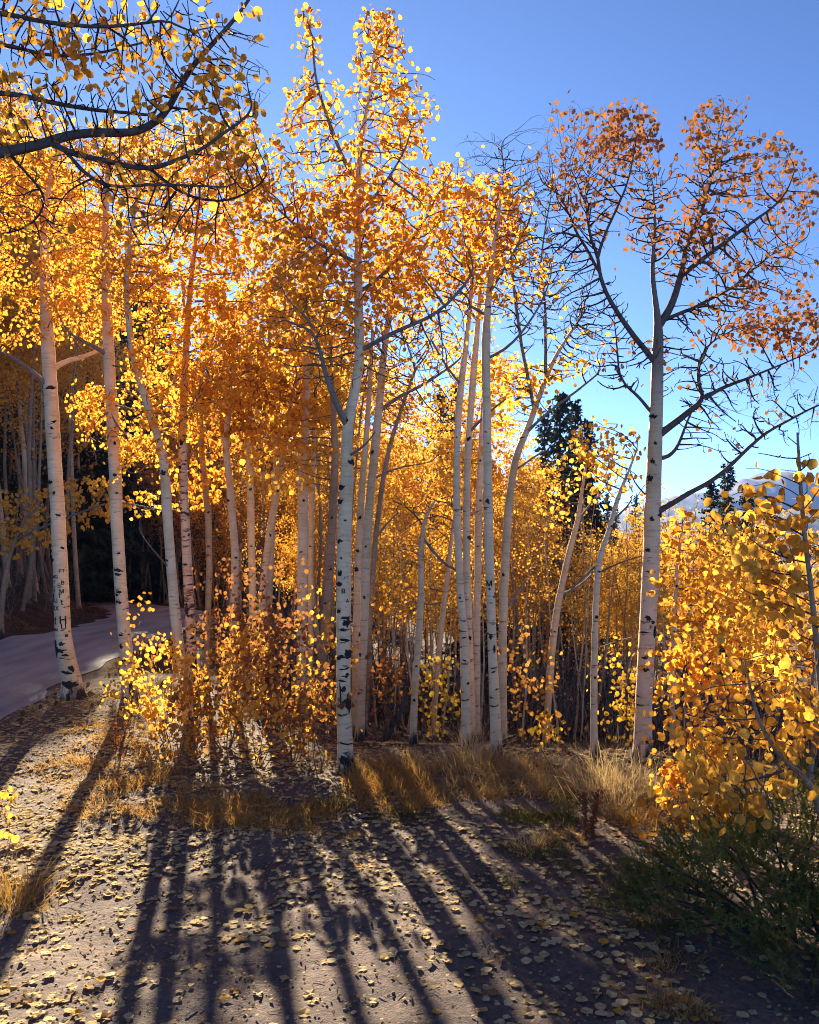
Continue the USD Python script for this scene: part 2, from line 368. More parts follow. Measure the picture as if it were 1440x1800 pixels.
def leaf_frames(n, r, hang=0.5):
    nor = r.normal(size=(n, 3)); nor[:, 2] = nor[:, 2] * 0.6 + 0.15
    tip = r.normal(size=(n, 3)) * 0.7; tip[:, 2] -= hang
    return frames(nor, tip)


def blades(base, direction, length, width, r, seg=3):
    """Curved grass blades: strips that narrow to a point and bend under their own weight."""
    n = len(base)
    d = direction / np.linalg.norm(direction, axis=1, keepdims=True)
    side = np.cross(d, r.normal(size=(n, 3))); side /= np.linalg.norm(side, axis=1, keepdims=True)
    bend = r.normal(size=(n, 3)) * 0.35; bend[:, 2] = -np.abs(r.normal(size=n)) * 0.35
    vs = []
    for k in range(seg + 1):
        t = k / seg
        c = base + (d * t + bend * t * t) * length[:, None]
        w = side * (width * (1 - t) * 0.5)[:, None]
        vs += [c - w, c + w] if k < seg else [c]
    v = np.stack(vs, 1); m = v.shape[1]
    f = []
    for k in range(seg - 1):
        f += [[2 * k, 2 * k + 1, 2 * k + 3], [2 * k, 2 * k + 3, 2 * k + 2]]
    f.append([2 * seg - 2, 2 * seg - 1, 2 * seg])
    f = np.array(f)[None] + (np.arange(n) * m)[:, None, None]
    return v.reshape(-1, 3), f.reshape(-1, 3)


# ------------------------------------------------------------------ branches
def tube(p, r, sides):
    p = np.asarray(p, float); r = np.asarray(r, float)
    t = np.gradient(p, axis=0); t /= np.linalg.norm(t, axis=1, keepdims=True) + 1e-12
    ref = np.array([0.0, 0, 1]) if abs(t[:, 2]).mean() < 0.8 else np.array([1.0, 0, 0])
    a = np.cross(t, ref); a /= np.linalg.norm(a, axis=1, keepdims=True) + 1e-12
    b = np.cross(t, a); ang = np.arange(sides) * 2 * np.pi / sides
    v = p[:, None] + r[:, None, None] * (np.cos(ang)[None, :, None] * a[:, None] + np.sin(ang)[None, :, None] * b[:, None])
    n = len(p)
    i, j = np.meshgrid(np.arange(n - 1), np.arange(sides), indexing='ij')
    q = np.stack([i * sides + j, i * sides + (j + 1) % sides, (i + 1) * sides + (j + 1) % sides, (i + 1) * sides + j], -1).reshape(-1, 4)
    return v.reshape(-1, 3), np.vstack([q[:, [0, 1, 2]], q[:, [0, 2, 3]]])


def resample(p, step):
    p = np.asarray(p, float)
    s = np.r_[0, np.cumsum(np.linalg.norm(np.diff(p[:, :3], axis=0), axis=1))]
    n = max(2, int(round(s[-1] / step)) + 1)
    u = np.linspace(0, s[-1], n)
    out = np.stack([np.interp(u, s, p[:, k]) for k in range(p.shape[1])], 1)
    if n > 4:                                    # round the corners of the polyline
        for _ in range(2):
            out[1:-1] = 0.25 * out[:-2] + 0.5 * out[1:-1] + 0.25 * out[2:]
    return out


def grow(pts, parent, ok, attract, step, infl, kill, r, wander=0.35, lift=0.05, maxit=90):
    """Space colonisation: the skeleton grows towards the points of the crown's volume until each is reached."""
    pts = list(map(np.asarray, pts)); parent = list(parent); ok = list(ok)
    A = attract.copy()
    for _ in range(maxit):
        if len(A) == 0:
            break
        idx = np.flatnonzero(ok); arr = np.asarray(pts)[idx]
        tree = cKDTree(arr)
        d, i = tree.query(A)
        alive = d > kill; A, d, i = A[alive], d[alive], i[alive]
        near = d < infl
        if not near.any():
            if len(A) == 0: break
            near = d <= d.min() + step
        u = (A[near] - arr[i[near]]) / d[near][:, None]
        node, inv = np.unique(i[near], return_inverse=True)
        dirs = np.zeros((len(node), 3)); np.add.at(dirs, inv, u)
        dirs /= np.linalg.norm(dirs, axis=1, keepdims=True) + 1e-9
        dirs += r.normal(size=dirs.shape) * wander + [0, 0, lift]
        dirs /= np.linalg.norm(dirs, axis=1, keepdims=True)
        new = arr[node] + dirs * step
        dd, _ = tree.query(new)
        keep = dd > step * 0.45
        if not keep.any():
            break
        for q, k in zip(new[keep], node[keep]):
            pts.append(q); parent.append(int(idx[k])); ok.append(True)
    return np.asarray(pts), np.asarray(parent)


def chains_of(pts, parent, rad, fixed):
    """Splits a skeleton into unbranched chains (lists of node ids), thickest child continuing; fixed nodes (trunk) are left out."""
    kids = [[] for _ in pts]
    for i, p in enumerate(parent):
        if p >= 0: kids[p].append(i)
    out = []
    starts = [(i, parent[i]) for i in range(len(pts)) if not fixed[i] and (parent[i] < 0 or fixed[parent[i]])]
    while starts:
        i, p = starts.pop()
        ch = [p, i] if p >= 0 else [i]
        while kids[i]:
            ks = sorted(kids[i], key=lambda k: -rad[k])
            for k in ks[1:]: starts.append((k, i))
            i = ks[0]; ch.append(i)
        if len(ch) > 1: out.append(ch)
    return out


def smooth_line(q):
    q = q.copy()
    if len(q) > 3:
        for _ in range(2): q[1:-1] = 0.28 * q[:-2] + 0.44 * q[1:-1] + 0.28 * q[2:]
    return q


def pipe_radii(parent, tip, power, given):
    n = len(parent); acc = np.zeros(n)
    rad = np.zeros(n)
    for i in range(n - 1, -1, -1):
        rad[i] = max(tip, acc[i] ** (1 / power)) if given[i] <= 0 else max(given[i], tip)
        if parent[i] >= 0: acc[parent[i]] += rad[i] ** power if given[i] <= 0 else 0
    for i in range(n):
        if parent[i] >= 0 and given[i] <= 0: rad[i] = min(rad[i], 0.85 * rad[parent[i]])
    return rad


class Trunk:
    """A trunk of horizontal rings round a traced axis, with a slightly uneven section and a flared foot."""
    def __init__(self, axis, seed, flare=0.35):
        self.a = resample(axis, 0.06); self.seed = seed
        self.z0 = self.a[0, 2]; self.flare = flare

    def at(self, z, ang, off=0.0):
        """Surface point at height z, angle from the side that faces the camera (radians, towards +x)."""
        z = np.asarray(z, float); ang = np.asarray(ang, float)
        cx, cy, r = (np.interp(z, self.a[:, 2], self.a[:, k]) for k in (0, 1, 3))
        h = z - self.z0
        p = np.stack([np.sin(ang) * 1.2, np.cos(ang) * 1.2, z * 3.2 + self.seed * 7.3], -1)
        wob = 1 + 0.16 * (meshkit.fbm(p, 3, self.seed) - 0.5)
        foot = self.flare * np.exp(-np.maximum(h, 0) / 0.10) * (0.7 + 0.6 * meshkit.noise(np.stack([np.sin(ang) * 2.2, np.cos(ang) * 2.2, 0 * z], -1), self.seed + 3))
        rr = r * (wob + foot) + off
        return np.stack([cx + np.sin(ang) * rr, cy - np.cos(ang) * rr, z], -1)

    def mesh(self, sides=16):
        z = np.concatenate([[self.z0 - 0.12], self.a[:, 2]])
        Z, A = np.meshgrid(z, np.linspace(0, 2 * np.pi, sides + 1), indexing='ij')
        v, f = grid_mesh(*np.moveaxis(self.at(Z, A), -1, 0))
        n = len(z); ids = np.arange(n * (sides + 1)).reshape(n, sides + 1); ids[:, -1] = ids[:, 0]
        f = ids.ravel()[f][:, ::-1]
        idx, inv = np.unique(f, return_inverse=True)
        return v[idx], inv.reshape(-1, 3)

    def patch(self, z, ang, w, h, seed, off=0.002, tilt=0.0):
        """An irregular blot of width w and height h on the bark (a knot or scar), a little proud of it."""
        r = np.random.default_rng(seed)
        R = float(np.interp(z, self.a[:, 2], self.a[:, 3]))
        n = 26; th = np.linspace(0, 2 * np.pi, n, endpoint=False)
        rad = 0.92 + 0.34 * r.normal(size=n); rad = np.clip(0.2 * np.roll(rad, 1) + 0.6 * rad + 0.2 * np.roll(rad, -1), 0.35, 1.5)
        rings = []
        for q, o in ((1.0, -0.001), (0.86, off), (0.45, off * 1.25)):
            u = q * rad * np.cos(th) * w / 2; v = q * rad * np.sin(th) * h / 2 + tilt * u
            rings.append(self.at(z + v, ang + u / R, o))
        rings.append(self.at(np.array([z]), np.array([ang]), off * 0.9))
        v = np.vstack(rings); f = []
        for k in range(2):
            for i in range(n):
                j = (i + 1) % n
                f += [[k * n + i, k * n + j, (k + 1) * n + j], [k * n + i, (k + 1) * n + j, (k + 1) * n + i]]
        f += [[2 * n + i, 2 * n + (i + 1) % n, 3 * n] for i in range(n)]
        return v, np.array(f)

    def carve(self, text, z, ang, h, off=0.0012):
        R = float(np.interp(z, self.a[:, 2], self.a[:, 3]))
        t = meshkit.text_mesh(text, h, 0.0012, bold=True)
        v = np.array(t.vertices); v[:, 0] -= v[:, 0].mean()
        return self.at(z + v[:, 1], ang + v[:, 0] / R, off + v[:, 2]), np.array(t.faces)


def in_ellipsoids(p, ells):
    """Leaf density at points: the most of the ellipsoids they lie in. ells: (centre, radii, density)."""
    out = np.full(len(p), 0.04)
    for c, rr, dens in ells:
        q = (((p - c) / rr) ** 2).sum(1)
        out = np.where(q < 1.25, np.maximum(out, dens), out)
    return out


LEAFY = 2.2


def build_tree(spec):
    """One traced aspen: trunk and main limbs from the picture, crown grown in the given volumes."""
    r = np.random.default_rng(spec['seed'])
    Y = spec['Y']; leanY = spec.get('leanY', 0.0)
    tr = np.array(spec['trunk'], float)
    y0 = tr[0, 1]
    def at(px, py, dY=0.0): return P(px, py, Y + leanY * (y0 - py) / 1000 + dY)
    axis = np.array([[*at(px, py), w / 2 * Y / F] for px, py, w in tr])
    base = axis[0, :3].copy()
    base[2] = float(ground_z(base[0], base[1])) if spec.get('plant', True) else base[2]
    if base[2] < axis[0, 2] - 0.02:             # the foot stands lower than what the picture shows of it
        axis = np.vstack([[*(axis[0, :3] + (base - axis[0, :3]) * [0.3, 0.3, 1]), axis[0, 3] * 1.08], axis])
    else:
        axis[0, 2] = base[2]
    base = axis[0, :3].copy()
    axis[:, :3] -= base
    T = Trunk(axis, spec['seed'] % 97, spec.get('flare', 0.35))
    root = thing(spec.get('name', 'aspen_tree'), base, label=spec['label'], cat='tree', group=spec.get('group'))
    bark = spec.get('bark', 'bark_white')
    tp = obj('trunk', T.mesh(), bark, root, smooth=True)

    # skeleton
    step = spec.get('step', 0.075)
    t = T.a[:, :3]; tt = resample(np.c_[t, T.a[:, 3]], step)
    pts = [p for p in tt[:, :3]]; parent = [-1] + list(range(len(pts) - 1)); given = list(np.maximum(tt[:, 3], 1e-4)); fixed = [True] * len(pts)
    z_low = spec.get('crown_from', 0.55) * (tt[-1, 2])
    ok = [p[2] > z_low for p in pts]
    for limb in spec.get('limbs', []):
        w0, w1 = limb['w']; dys = limb.get('dY', 0.0)
        line = np.array([at(px, py, dys * k / max(1, len(limb['p']) - 1)) for k, (px, py) in enumerate(limb['p'])]) - base
        arr = np.asarray(pts); start = int(np.argmin(np.linalg.norm(arr - line[0], axis=1)))
        line[0] = arr[start]
        l = resample(np.c_[line, np.linspace(w0, w1, len(line)) / 2 * Y / F], step)[1:]
        prev = start
        for q in l:
            pts.append(q[:3] + r.normal(size=3) * 0.004); parent.append(prev); given.append(q[3]); fixed.append(False); ok.append(True)
            prev = len(pts) - 1
    ells, A = [], []
    for c in spec['crown']:
        px, py, rx, ryy, n, dens = c[:6]; dY = c[6] if len(c) > 6 else 0.0
        ctr = at(px, py, dY) - base; rr = np.array([rx, 0.9 * (rx + ryy) / 2, ryy]) * Y / F
        ells.append((ctr, rr, dens))
        n = int(n * spec.get('more', 2.8)); q = r.normal(size=(n, 3)); q /= np.linalg.norm(q, axis=1, keepdims=True); q *= r.random((n, 1)) ** (1 / 2.6)
        A.append(ctr + q * rr)
    n0 = len(pts)
    pts, parent = grow(pts, parent, ok, np.vstack(A), step, spec.get('infl', 0.9), step * 1.25, r, spec.get('wander', 0.35), spec.get('lift', 0.08))
    given = np.r_[given, np.zeros(len(pts) - n0)]; fixed = np.r_[fixed, np.zeros(len(pts) - n0, bool)]
    rad = pipe_radii(parent, spec.get('tip', 0.0034), 2.6, given)
    twigs, nl = [], 0
    for ch in chains_of(pts, parent, rad, fixed):
        q = smooth_line(pts[ch]); rr = rad[ch].copy()
        if fixed[ch[0]]: rr[0] = rr[1]
        else: rr[0] = min(rr[0], rr[1] * 1.15)
        if rr[:4].max() > 0.0085 and nl < 60 and len(ch) > 3:
            obj('limb', tube(q, rr, 7), spec.get('limb_mat', bark if rr[0] > 0.024 else 'twig_grey'), root, smooth=True); nl += 1
        else:
            twigs.append(tube(q, rr, 3 if rr[0] < 0.006 else 5))
    if twigs:
        obj('twigs', merge(twigs), spec.get('twig_mat', 'twig_brown'), root, smooth=True, kind='stuff')
    # leaves
    cand = np.flatnonzero((rad < 0.0065) & ~fixed & (np.arange(len(pts)) >= n0 * 0))
    dens = in_ellipsoids(pts[cand], ells) * spec.get('leafiness', 1.0) * LEAFY
    clump = 0.6 * meshkit.noise(pts[cand] * 3.0, spec['seed']) + 0.4 * meshkit.noise(pts[cand] * 9.0, spec['seed'] + 1); dens = dens * np.clip((clump - 0.3) * 3.6, 0.06, 2.0)
    cnt = r.poisson(dens)
    src = np.repeat(cand, cnt); n = len(src)
    if n:
        c = pts[src] + r.normal(size=(n, 3)) * 0.03 + [0, 0, -0.012]
        size = r.uniform(0.75, 1.2, n) * spec.get('leaf', 0.0335)
        R = leaf_frames(n, r)
        order = np.argsort(-size * (1 + 0.2 * r.random(n)))
        singles = order[:spec.get('singles', 0)]
        rest = np.setdiff1d(np.arange(n), singles)
        lm = spec.get('leaf_mat', 'leaf_gold')
        for k in singles:
            obj('leaf', scatter(LEAF12, c[k:k + 1], R[k:k + 1], size[k:k + 1]), lm, root)
        if len(rest):
            obj('crown', scatter(spec.get('leaf_shape', LEAF6), c[rest], R[rest], size[rest]), lm, root, kind='stuff')
    # knots, scars and carvings on the bark
    zf = lambda py: px_z(py, Y) - base[2]
    for k, (px, py, w, h) in enumerate(spec.get('knots', [])):
        z = zf(py); cx = np.interp(z, T.a[:, 2], T.a[:, 0]); R = np.interp(z, T.a[:, 2], T.a[:, 3])
        xw = px_x(px, Y) - base[0]
        ang = math.asin(float(np.clip((xw - cx) / R, -0.95, 0.95)))
        ws = w * Y / F / max(0.45, math.cos(ang)); hs = h * Y / F
        knot = w < 1.6 * h
        obj('knot' if knot else 'bark_scar', T.patch(z, ang, ws, hs, spec['seed'] * 50 + k, 0.006 if knot else 0.003, r.normal() * 0.15), 'scar_black', tp, smooth=True)
    for text, px, py, h in spec.get('carved', []):
        z = zf(py); cx = np.interp(z, T.a[:, 2], T.a[:, 0]); R = np.interp(z, T.a[:, 2], T.a[:, 3])
        ang = math.asin(float(np.clip((px_x(px, Y) - base[0] - cx) / R, -0.85, 0.85)))
        obj('carving', T.carve(text, z, ang, h * Y / F), 'scar_black', tp)
    return n, len(pts)


TREES = []
def tree(**k): TREES.append(k)


tree(leafiness=1.5, seed=1, Y=8.3, more=3.0, label='thick white aspen leaning left at the road edge, foot black and bark carved', leaf_mat='leaf_gold',
     trunk=[(128, 1228, 35), (126, 1195, 33), (118, 1164, 32), (110, 1106, 27), (106, 989, 25), (99, 860, 24), (93, 760, 24), (84, 600, 23), (78, 480, 17), (80, 380, 12), (92, 280, 6)],
     limbs=[dict(p=[(92, 650), (110, 632), (150, 630), (200, 600)], w=(11, 6), dY=0.2), dict(p=[(88, 680), (60, 655), (0, 612), (-60, 590)], w=(9, 4), dY=-0.3)],
     crown=[(40, 480, 150, 140, 420, 1.7), (110, 330, 130, 120, 330, 1.8), (-60, 380, 120, 150, 200, 1.5)],
     knots=[(94, 754, 7, 6), (91, 848, 11, 8), (98, 742, 9, 4), (92, 683, 20, 6), (99, 867, 6, 6), (108, 906, 10, 4), (113, 963, 6, 4), (96, 985, 5, 6), (115, 1130, 12, 8), (112, 1142, 20, 8), (123, 1150, 12, 4), (126, 1180, 22, 6), (132, 1172, 10, 12), (104, 1140, 6, 26), (122, 1116, 5, 5), (130, 1200, 26, 14)],
     carved=[('D', 96, 985, 8), ('EMG', 101, 1016, 6), ('PT', 113, 1006, 6), ('TT', 100, 1026, 6), ('B', 116, 1027, 7), ('S', 110, 1032, 7), ('F', 102, 1041, 7), ('M', 114, 1042, 7), ('V', 99, 1049, 7), ('T', 111, 1050, 7), ('OJ', 101, 1058, 7), ('XX', 103, 1072, 8), ('t', 115, 1062, 9), ('t', 104, 1096, 13), ('H', 117, 1095, 13), ('U', 118, 1105, 10), ('AM', 104, 1108, 5)])
tree(leafiness=1.5, seed=2, Y=7.95, more=3.0, label='slim white aspen second from the road with black scar bands on its trunk', leaf_mat='leaf_yellow',
     trunk=[(232, 1240, 30), (226, 1190, 24), (218, 1106, 22), (210, 1000, 21), (205, 911, 21), (202, 820, 21), (199, 760, 21), (192, 640, 19), (187, 520, 17), (185, 400, 12), (190, 280, 6)],
     limbs=[dict(p=[(190, 630), (165, 605), (120, 590)], w=(10, 4), dY=-0.2), dict(p=[(186, 500), (215, 450), (250, 420)], w=(8, 4), dY=0.2)],
     crown=[(190, 480, 130, 110, 350, 1.5), (215, 320, 120, 110, 300, 1.8), (180, 720, 70, 50, 110, 3.0), (210, 775, 80, 40, 110, 3.0), (265, 700, 60, 60, 90, 2.5)],
     knots=[(205, 836, 7, 6), (204, 780, 6, 6), (208, 867, 4, 4), (212, 972, 6, 5), (212, 1002, 16, 5), (210, 1010, 12, 6), (213, 1040, 9, 6), (209, 1045, 8, 5), (212, 1058, 9, 5), (216, 1115, 10, 4), (222, 1160, 16, 5), (236, 1210, 8, 30), (226, 1226, 14, 8), (217, 1135, 6, 8)],
     carved=[('LA', 210, 1003, 6), ('TL', 211, 1041, 6), ('IG', 212, 1059, 6)])
tree(leafiness=1.5, seed=3, Y=7.1, more=3.0, label='curving white aspen bending left at mid height with a dark knot', leaf_mat='leaf_yellow',
     trunk=[(333, 1285, 17), (328, 1225, 18), (317, 1164, 19), (308, 1080, 18), (300, 989, 17), (294, 900, 17), (291, 850, 17), (287, 800, 15), (277, 765, 15), (262, 720, 14), (252, 690, 14), (240, 645, 13), (230, 600, 12), (221, 500, 10), (232, 400, 7), (250, 290, 4)],
     limbs=[dict(p=[(277, 770), (320, 745), (350, 700)], w=(5, 3), dY=0.2), dict(p=[(298, 1010), (275, 975), (240, 930)], w=(4, 2), dY=-0.2)],
     crown=[(300, 470, 130, 120, 320, 1.5), (330, 640, 110, 110, 230, 2.0), (330, 300, 120, 110, 260, 1.8), (260, 820, 60, 60, 80, 2.4), (300, 720, 70, 70, 110, 2.4)],
     knots=[(288, 832, 10, 10), (276, 777, 6, 4), (296, 985, 5, 5), (310, 1162, 8, 6), (322, 1200, 7, 7), (313, 1180, 6, 3), (325, 1220, 9, 5), (330, 1240, 12, 4)])
tree(leafiness=1.5, seed=4, Y=7.5, more=3.0, label='reddish peeling aspen trunk standing just behind the curving aspen', bark='bark_peeled', leaf_mat='leaf_gold',
     trunk=[(345, 1270, 17), (340, 1190, 16), (335, 1106, 17), (329, 989, 17), (323, 860, 15), (321, 777, 14), (326, 640, 12), (333, 520, 9), (345, 420, 6), (350, 330, 4)],
     crown=[(400, 620, 120, 110, 260, 1.9), (400, 430, 110, 130, 280, 1.7), (420, 290, 80, 100, 160, 1.8)],
     knots=[(321, 775, 12, 16), (318, 822, 6, 6), (331, 1070, 8, 18), (319, 895, 5, 5), (340, 1120, 6, 6), (344, 1180, 8, 60)])
tree(seed=5, Y=5.85, label='tallest centre aspen with white trunk, black scars and round knots', leaf_mat='leaf_gold', step=0.065, singles=250, leafiness=1.25, more=3.0,
     trunk=[(608, 1352, 27), (606, 1300, 26), (604, 1225, 25), (604, 1100, 25), (605, 950, 26), (607, 890, 24), (610, 845, 24), (609, 780, 20), (612, 740, 20), (621, 700, 19), (632, 640, 18), (630, 500, 14), (628, 330, 11), (636, 240, 8), (652, 150, 6), (662, 60, 4)],
     limbs=[dict(p=[(606, 745), (594, 717), (570, 650), (560, 600), (545, 560)], w=(13, 4), dY=-0.3),
            dict(p=[(628, 335), (600, 270), (575, 205), (555, 150), (548, 40)], w=(8, 3), dY=-0.1),
            dict(p=[(632, 610), (700, 580), (780, 545), (840, 470)], w=(9, 4), dY=-0.2),
            dict(p=[(630, 520), (690, 470), (740, 400), (780, 330)], w=(7, 3), dY=0.25),
            dict(p=[(630, 470), (560, 430), (500, 380), (450, 330)], w=(7, 3), dY=0.2),
            dict(p=[(629, 380), (680, 320), (720, 250)], w=(6, 3), dY=-0.2),
            dict(p=[(612, 800), (640, 790), (660, 760)], w=(6, 2), dY=-0.2)],
     crown=[(665, 90, 55, 75, 130, 2.0), (690, 190, 90, 80, 200, 2.0), (640, 290, 130, 90, 330, 1.8), (545, 60, 24, 60, 50, 1.3), (550, 190, 55, 70, 110, 1.8), (500, 330, 110, 90, 230, 1.7),
            (640, 430, 180, 110, 480, 1.7), (760, 400, 100, 100, 260, 1.9), (560, 560, 140, 80, 300, 0.5), (740, 540, 120, 80, 280, 0.45), (600, 640, 130, 60, 160, 0.15), (700, 620, 90, 60, 120, 0.15), (800, 330, 50, 60, 80, 1.6)],
     knots=[(607, 740, 13, 11), (628, 812, 12, 12), (598, 857, 12, 10), (597, 882, 9, 9), (598, 951, 10, 10), (608, 915, 5, 4), (601, 981, 4, 4), (598, 1008, 9, 9), (597, 1026, 10, 10), (597, 1073, 6, 7), (607, 1085, 22, 5), (611, 1094, 14, 16), (604, 1106, 8, 6), (608, 1124, 20, 6), (613, 1148, 12, 18), (600, 1154, 18, 8), (611, 1173, 6, 4), (611, 1185, 6, 10), (602, 1195, 16, 3), (605, 1210, 10, 8), (614, 1235, 8, 36), (607, 1230, 9, 7), (612, 1305, 22, 4), (609, 1335, 20, 18), (600, 1220, 3, 40), (603, 1175, 10, 3)],
     carved=[('B', 606, 1042, 8), ('H', 598, 1009, 8), ('A', 612, 1058, 6)])
tree(seed=6, Y=6.8, label='straight pale aspen close behind the tallest centre aspen on its right', bark='bark_cream', leaf_mat='leaf_gold',
     trunk=[(632, 1300, 15), (636, 1200, 15), (640, 1100, 15), (645, 950, 16), (652, 860, 15), (662, 760, 15), (668, 700, 14), (673, 640, 12), (685, 540, 9), (705, 440, 6)],
     limbs=[dict(p=[(668, 720), (690, 700), (740, 680), (800, 640)], w=(8, 4), dY=0.2), dict(p=[(655, 840), (700, 820), (760, 815)], w=(5, 2), dY=0.2)],
     crown=[(760, 640, 90, 70, 220, 0.35), (700, 520, 90, 90, 200, 1.2), (740, 730, 80, 50, 160, 0.15)],
     knots=[(655, 795, 6, 9), (644, 960, 5, 5), (641, 1050, 5, 5), (632, 1115, 4, 8), (634, 1150, 4, 6)])
tree(seed=7, Y=7.4, label='thin pale aspen squeezed between the centre aspen and its right neighbour', bark='bark_cream', leaf_mat='leaf_yellow', crown_from=0.6,
     trunk=[(622, 1290, 12), (627, 1100, 13), (631, 950, 13), (636, 860, 12), (643, 780, 10), (650, 680, 8), (655, 580, 5)],
     crown=[(560, 480, 90, 90, 160, 1.6), (640, 640, 60, 60, 100, 1.2)], knots=[(633, 910, 7, 7), (629, 968, 6, 6), (627, 1000, 9, 9)])
tree(seed=8, Y=7.7, label='slender aspen stem tilting right behind the centre aspen pair', bark='bark_tan', leaf_mat='leaf_yellow', crown_from=0.55,
     trunk=[(640, 1290, 9), (648, 1150, 9), (652, 1047, 10), (662, 930, 9), (672, 850, 9), (686, 780, 8), (705, 720, 7), (730, 650, 5)],
     limbs=[dict(p=[(665, 940), (680, 920), (700, 900)], w=(5, 2), dY=0.2)],
     crown=[(740, 600, 80, 70, 120, 1.0), (690, 700, 60, 60, 80, 0.6)])
tree(seed=9, Y=6.3, label='left stem of the tight white aspen pair right of centre', leaf_mat='leaf_gold',
     trunk=[(821, 1325, 18), (819, 1225, 17), (817, 1130, 16), (811, 1060, 13), (806, 975, 13), (803, 890, 13), (803, 800, 12), (805, 740, 12), (810, 680, 12), (818, 620, 10), (826, 540, 8), (834, 440, 5)],
     limbs=[dict(p=[(812, 670), (780, 640), (760, 600)], w=(5, 3), dY=-0.2)],
     crown=[(830, 430, 85, 90, 230, 2.0), (860, 350, 60, 60, 100, 1.8)], knots=[(808, 1050, 4, 4), (816, 1160, 8, 4), (822, 1200, 5, 5), (815, 1120, 12, 3)])
tree(seed=10, Y=6.5, label='right stem of the tight white aspen pair right of centre', leaf_mat='leaf_gold',
     trunk=[(830, 1322, 13), (828, 1200, 13), (824, 1100, 13), (821, 1000, 13), (820, 900, 13), (822, 800, 12), (828, 720, 12), (833, 650, 12), (840, 570, 9), (846, 480, 6)],
     limbs=[dict(p=[(826, 760), (850, 730), (890, 700)], w=(6, 3), dY=-0.2)],
     crown=[(890, 400, 60, 70, 130, 1.8), (840, 520, 70, 60, 120, 1.0)], knots=[(824, 945, 6, 8), (824, 772, 10, 7), (826, 1120, 5, 10)])
tree(seed=11, Y=6.05, label='straight grey white aspen right of the tight pair, one eye-shaped knot', leaf_mat='leaf_gold',
     trunk=[(873, 1338, 20), (870, 1240, 19), (866, 1150, 16), (861, 1000, 16), (858, 880, 16), (857, 800, 15), (855, 700, 15), (854, 600, 15), (858, 530, 12), (867, 440, 8), (880, 350, 5)],
     limbs=[dict(p=[(856, 640), (890, 620), (930, 570), (970, 500)], w=(6, 3), dY=-0.15), dict(p=[(857, 560), (820, 530), (780, 520)], w=(6, 3), dY=0.2), dict(p=[(859, 520), (900, 450), (930, 390)], w=(5, 3), dY=0.2)],
     crown=[(895, 470, 85, 90, 220, 1.8), (870, 370, 75, 70, 180, 2.0), (930, 430, 40, 60, 70, 1.6)],
     knots=[(857, 880, 9, 10), (860, 1035, 4, 4), (862, 1118, 8, 10), (868, 1140, 4, 12), (866, 1180, 9, 4), (872, 1210, 8, 3), (858, 780, 4, 3)],
     carved=[('M', 859, 1030, 10), ('J', 868, 1050, 9)])
tree(seed=12, Y=6.5, label='bare-topped aspen slanting right beside the straight grey white aspen', leaf_mat='leaf_gold', twig_mat='twig_dark', bark='bark_cream', more=6.0, step=0.048, infl=0.55, tip=0.004, leafiness=0.35,
     trunk=[(884, 1310, 15), (884, 1200, 14), (884, 1100, 15), (887, 1010, 16), (893, 900, 14), (903, 820, 13), (911, 790, 13), (928, 755, 12), (943, 709, 11), (958, 670, 9), (974, 631, 8), (993, 600, 6), (1020, 560, 4)],
     limbs=[dict(p=[(926, 760), (950, 735), (1010, 690), (1060, 650)], w=(6, 3), dY=-0.2), dict(p=[(903, 830), (930, 810), (960, 790)], w=(5, 3), dY=0.2), dict(p=[(895, 880), (905, 850), (900, 800)], w=(5, 3), dY=0.1),
            dict(p=[(940, 715), (915, 600), (900, 480), (890, 330), (880, 250)], w=(7, 2), dY=0.2), dict(p=[(958, 668), (960, 560), (950, 460), (965, 360)], w=(6, 2), dY=-0.1),
            dict(p=[(885, 1080), (905, 1050), (925, 1020)], w=(7, 4), dY=0.1)],
     crown=[(880, 290, 70, 60, 110, 0.05), (940, 340, 70, 90, 160, 0.05), (830, 280, 45, 55, 50, 0.05), (960, 520, 90, 110, 230, 0.1), (1020, 600, 60, 60, 100, 0.3), (985, 645, 40, 30, 50, 2.0), (930, 690, 45, 50, 60, 1.0), (950, 230, 40, 30, 20, 0.02)],
     knots=[(884, 1010, 5, 7), (912, 770, 9, 4)])
tree(seed=13, Y=6.6, label='small leaning aspen with a crooked bare top in the middle gap', bark='bark_cream', leaf_mat='leaf_yellow', crown_from=0.6, singles=0,
     trunk=[(726, 1315, 12), (730, 1200, 12), (737, 1110, 12), (741, 1040, 11), (740, 980, 10), (742, 940, 9), (750, 900, 7), (765, 880, 4)],
     limbs=[dict(p=[(742, 950), (770, 985), (800, 1010), (815, 1005)], w=(6, 3), dY=-0.1), dict(p=[(745, 925), (720, 890), (690, 880)], w=(4, 2), dY=0.2)],
     crown=[(760, 900, 70, 45, 110, 0.35), (720, 960, 50, 40, 60, 0.8)], knots=[(728, 1230, 5, 5), (732, 1170, 4, 4)])
tree(seed=14, Y=7.4, label='thin aspen leaning right in the dark gap left of the tight pair', bark='bark_cream', leaf_mat='leaf_yellow', crown_from=0.6,
     trunk=[(762, 1290, 9), (765, 1230, 10), (771, 1150, 10), (779, 1080, 10), (786, 1020, 9), (792, 960, 7), (800, 900, 4)],
     crown=[(780, 900, 80, 50, 110, 0.6), (700, 1060, 60, 40, 70, 1.8)])
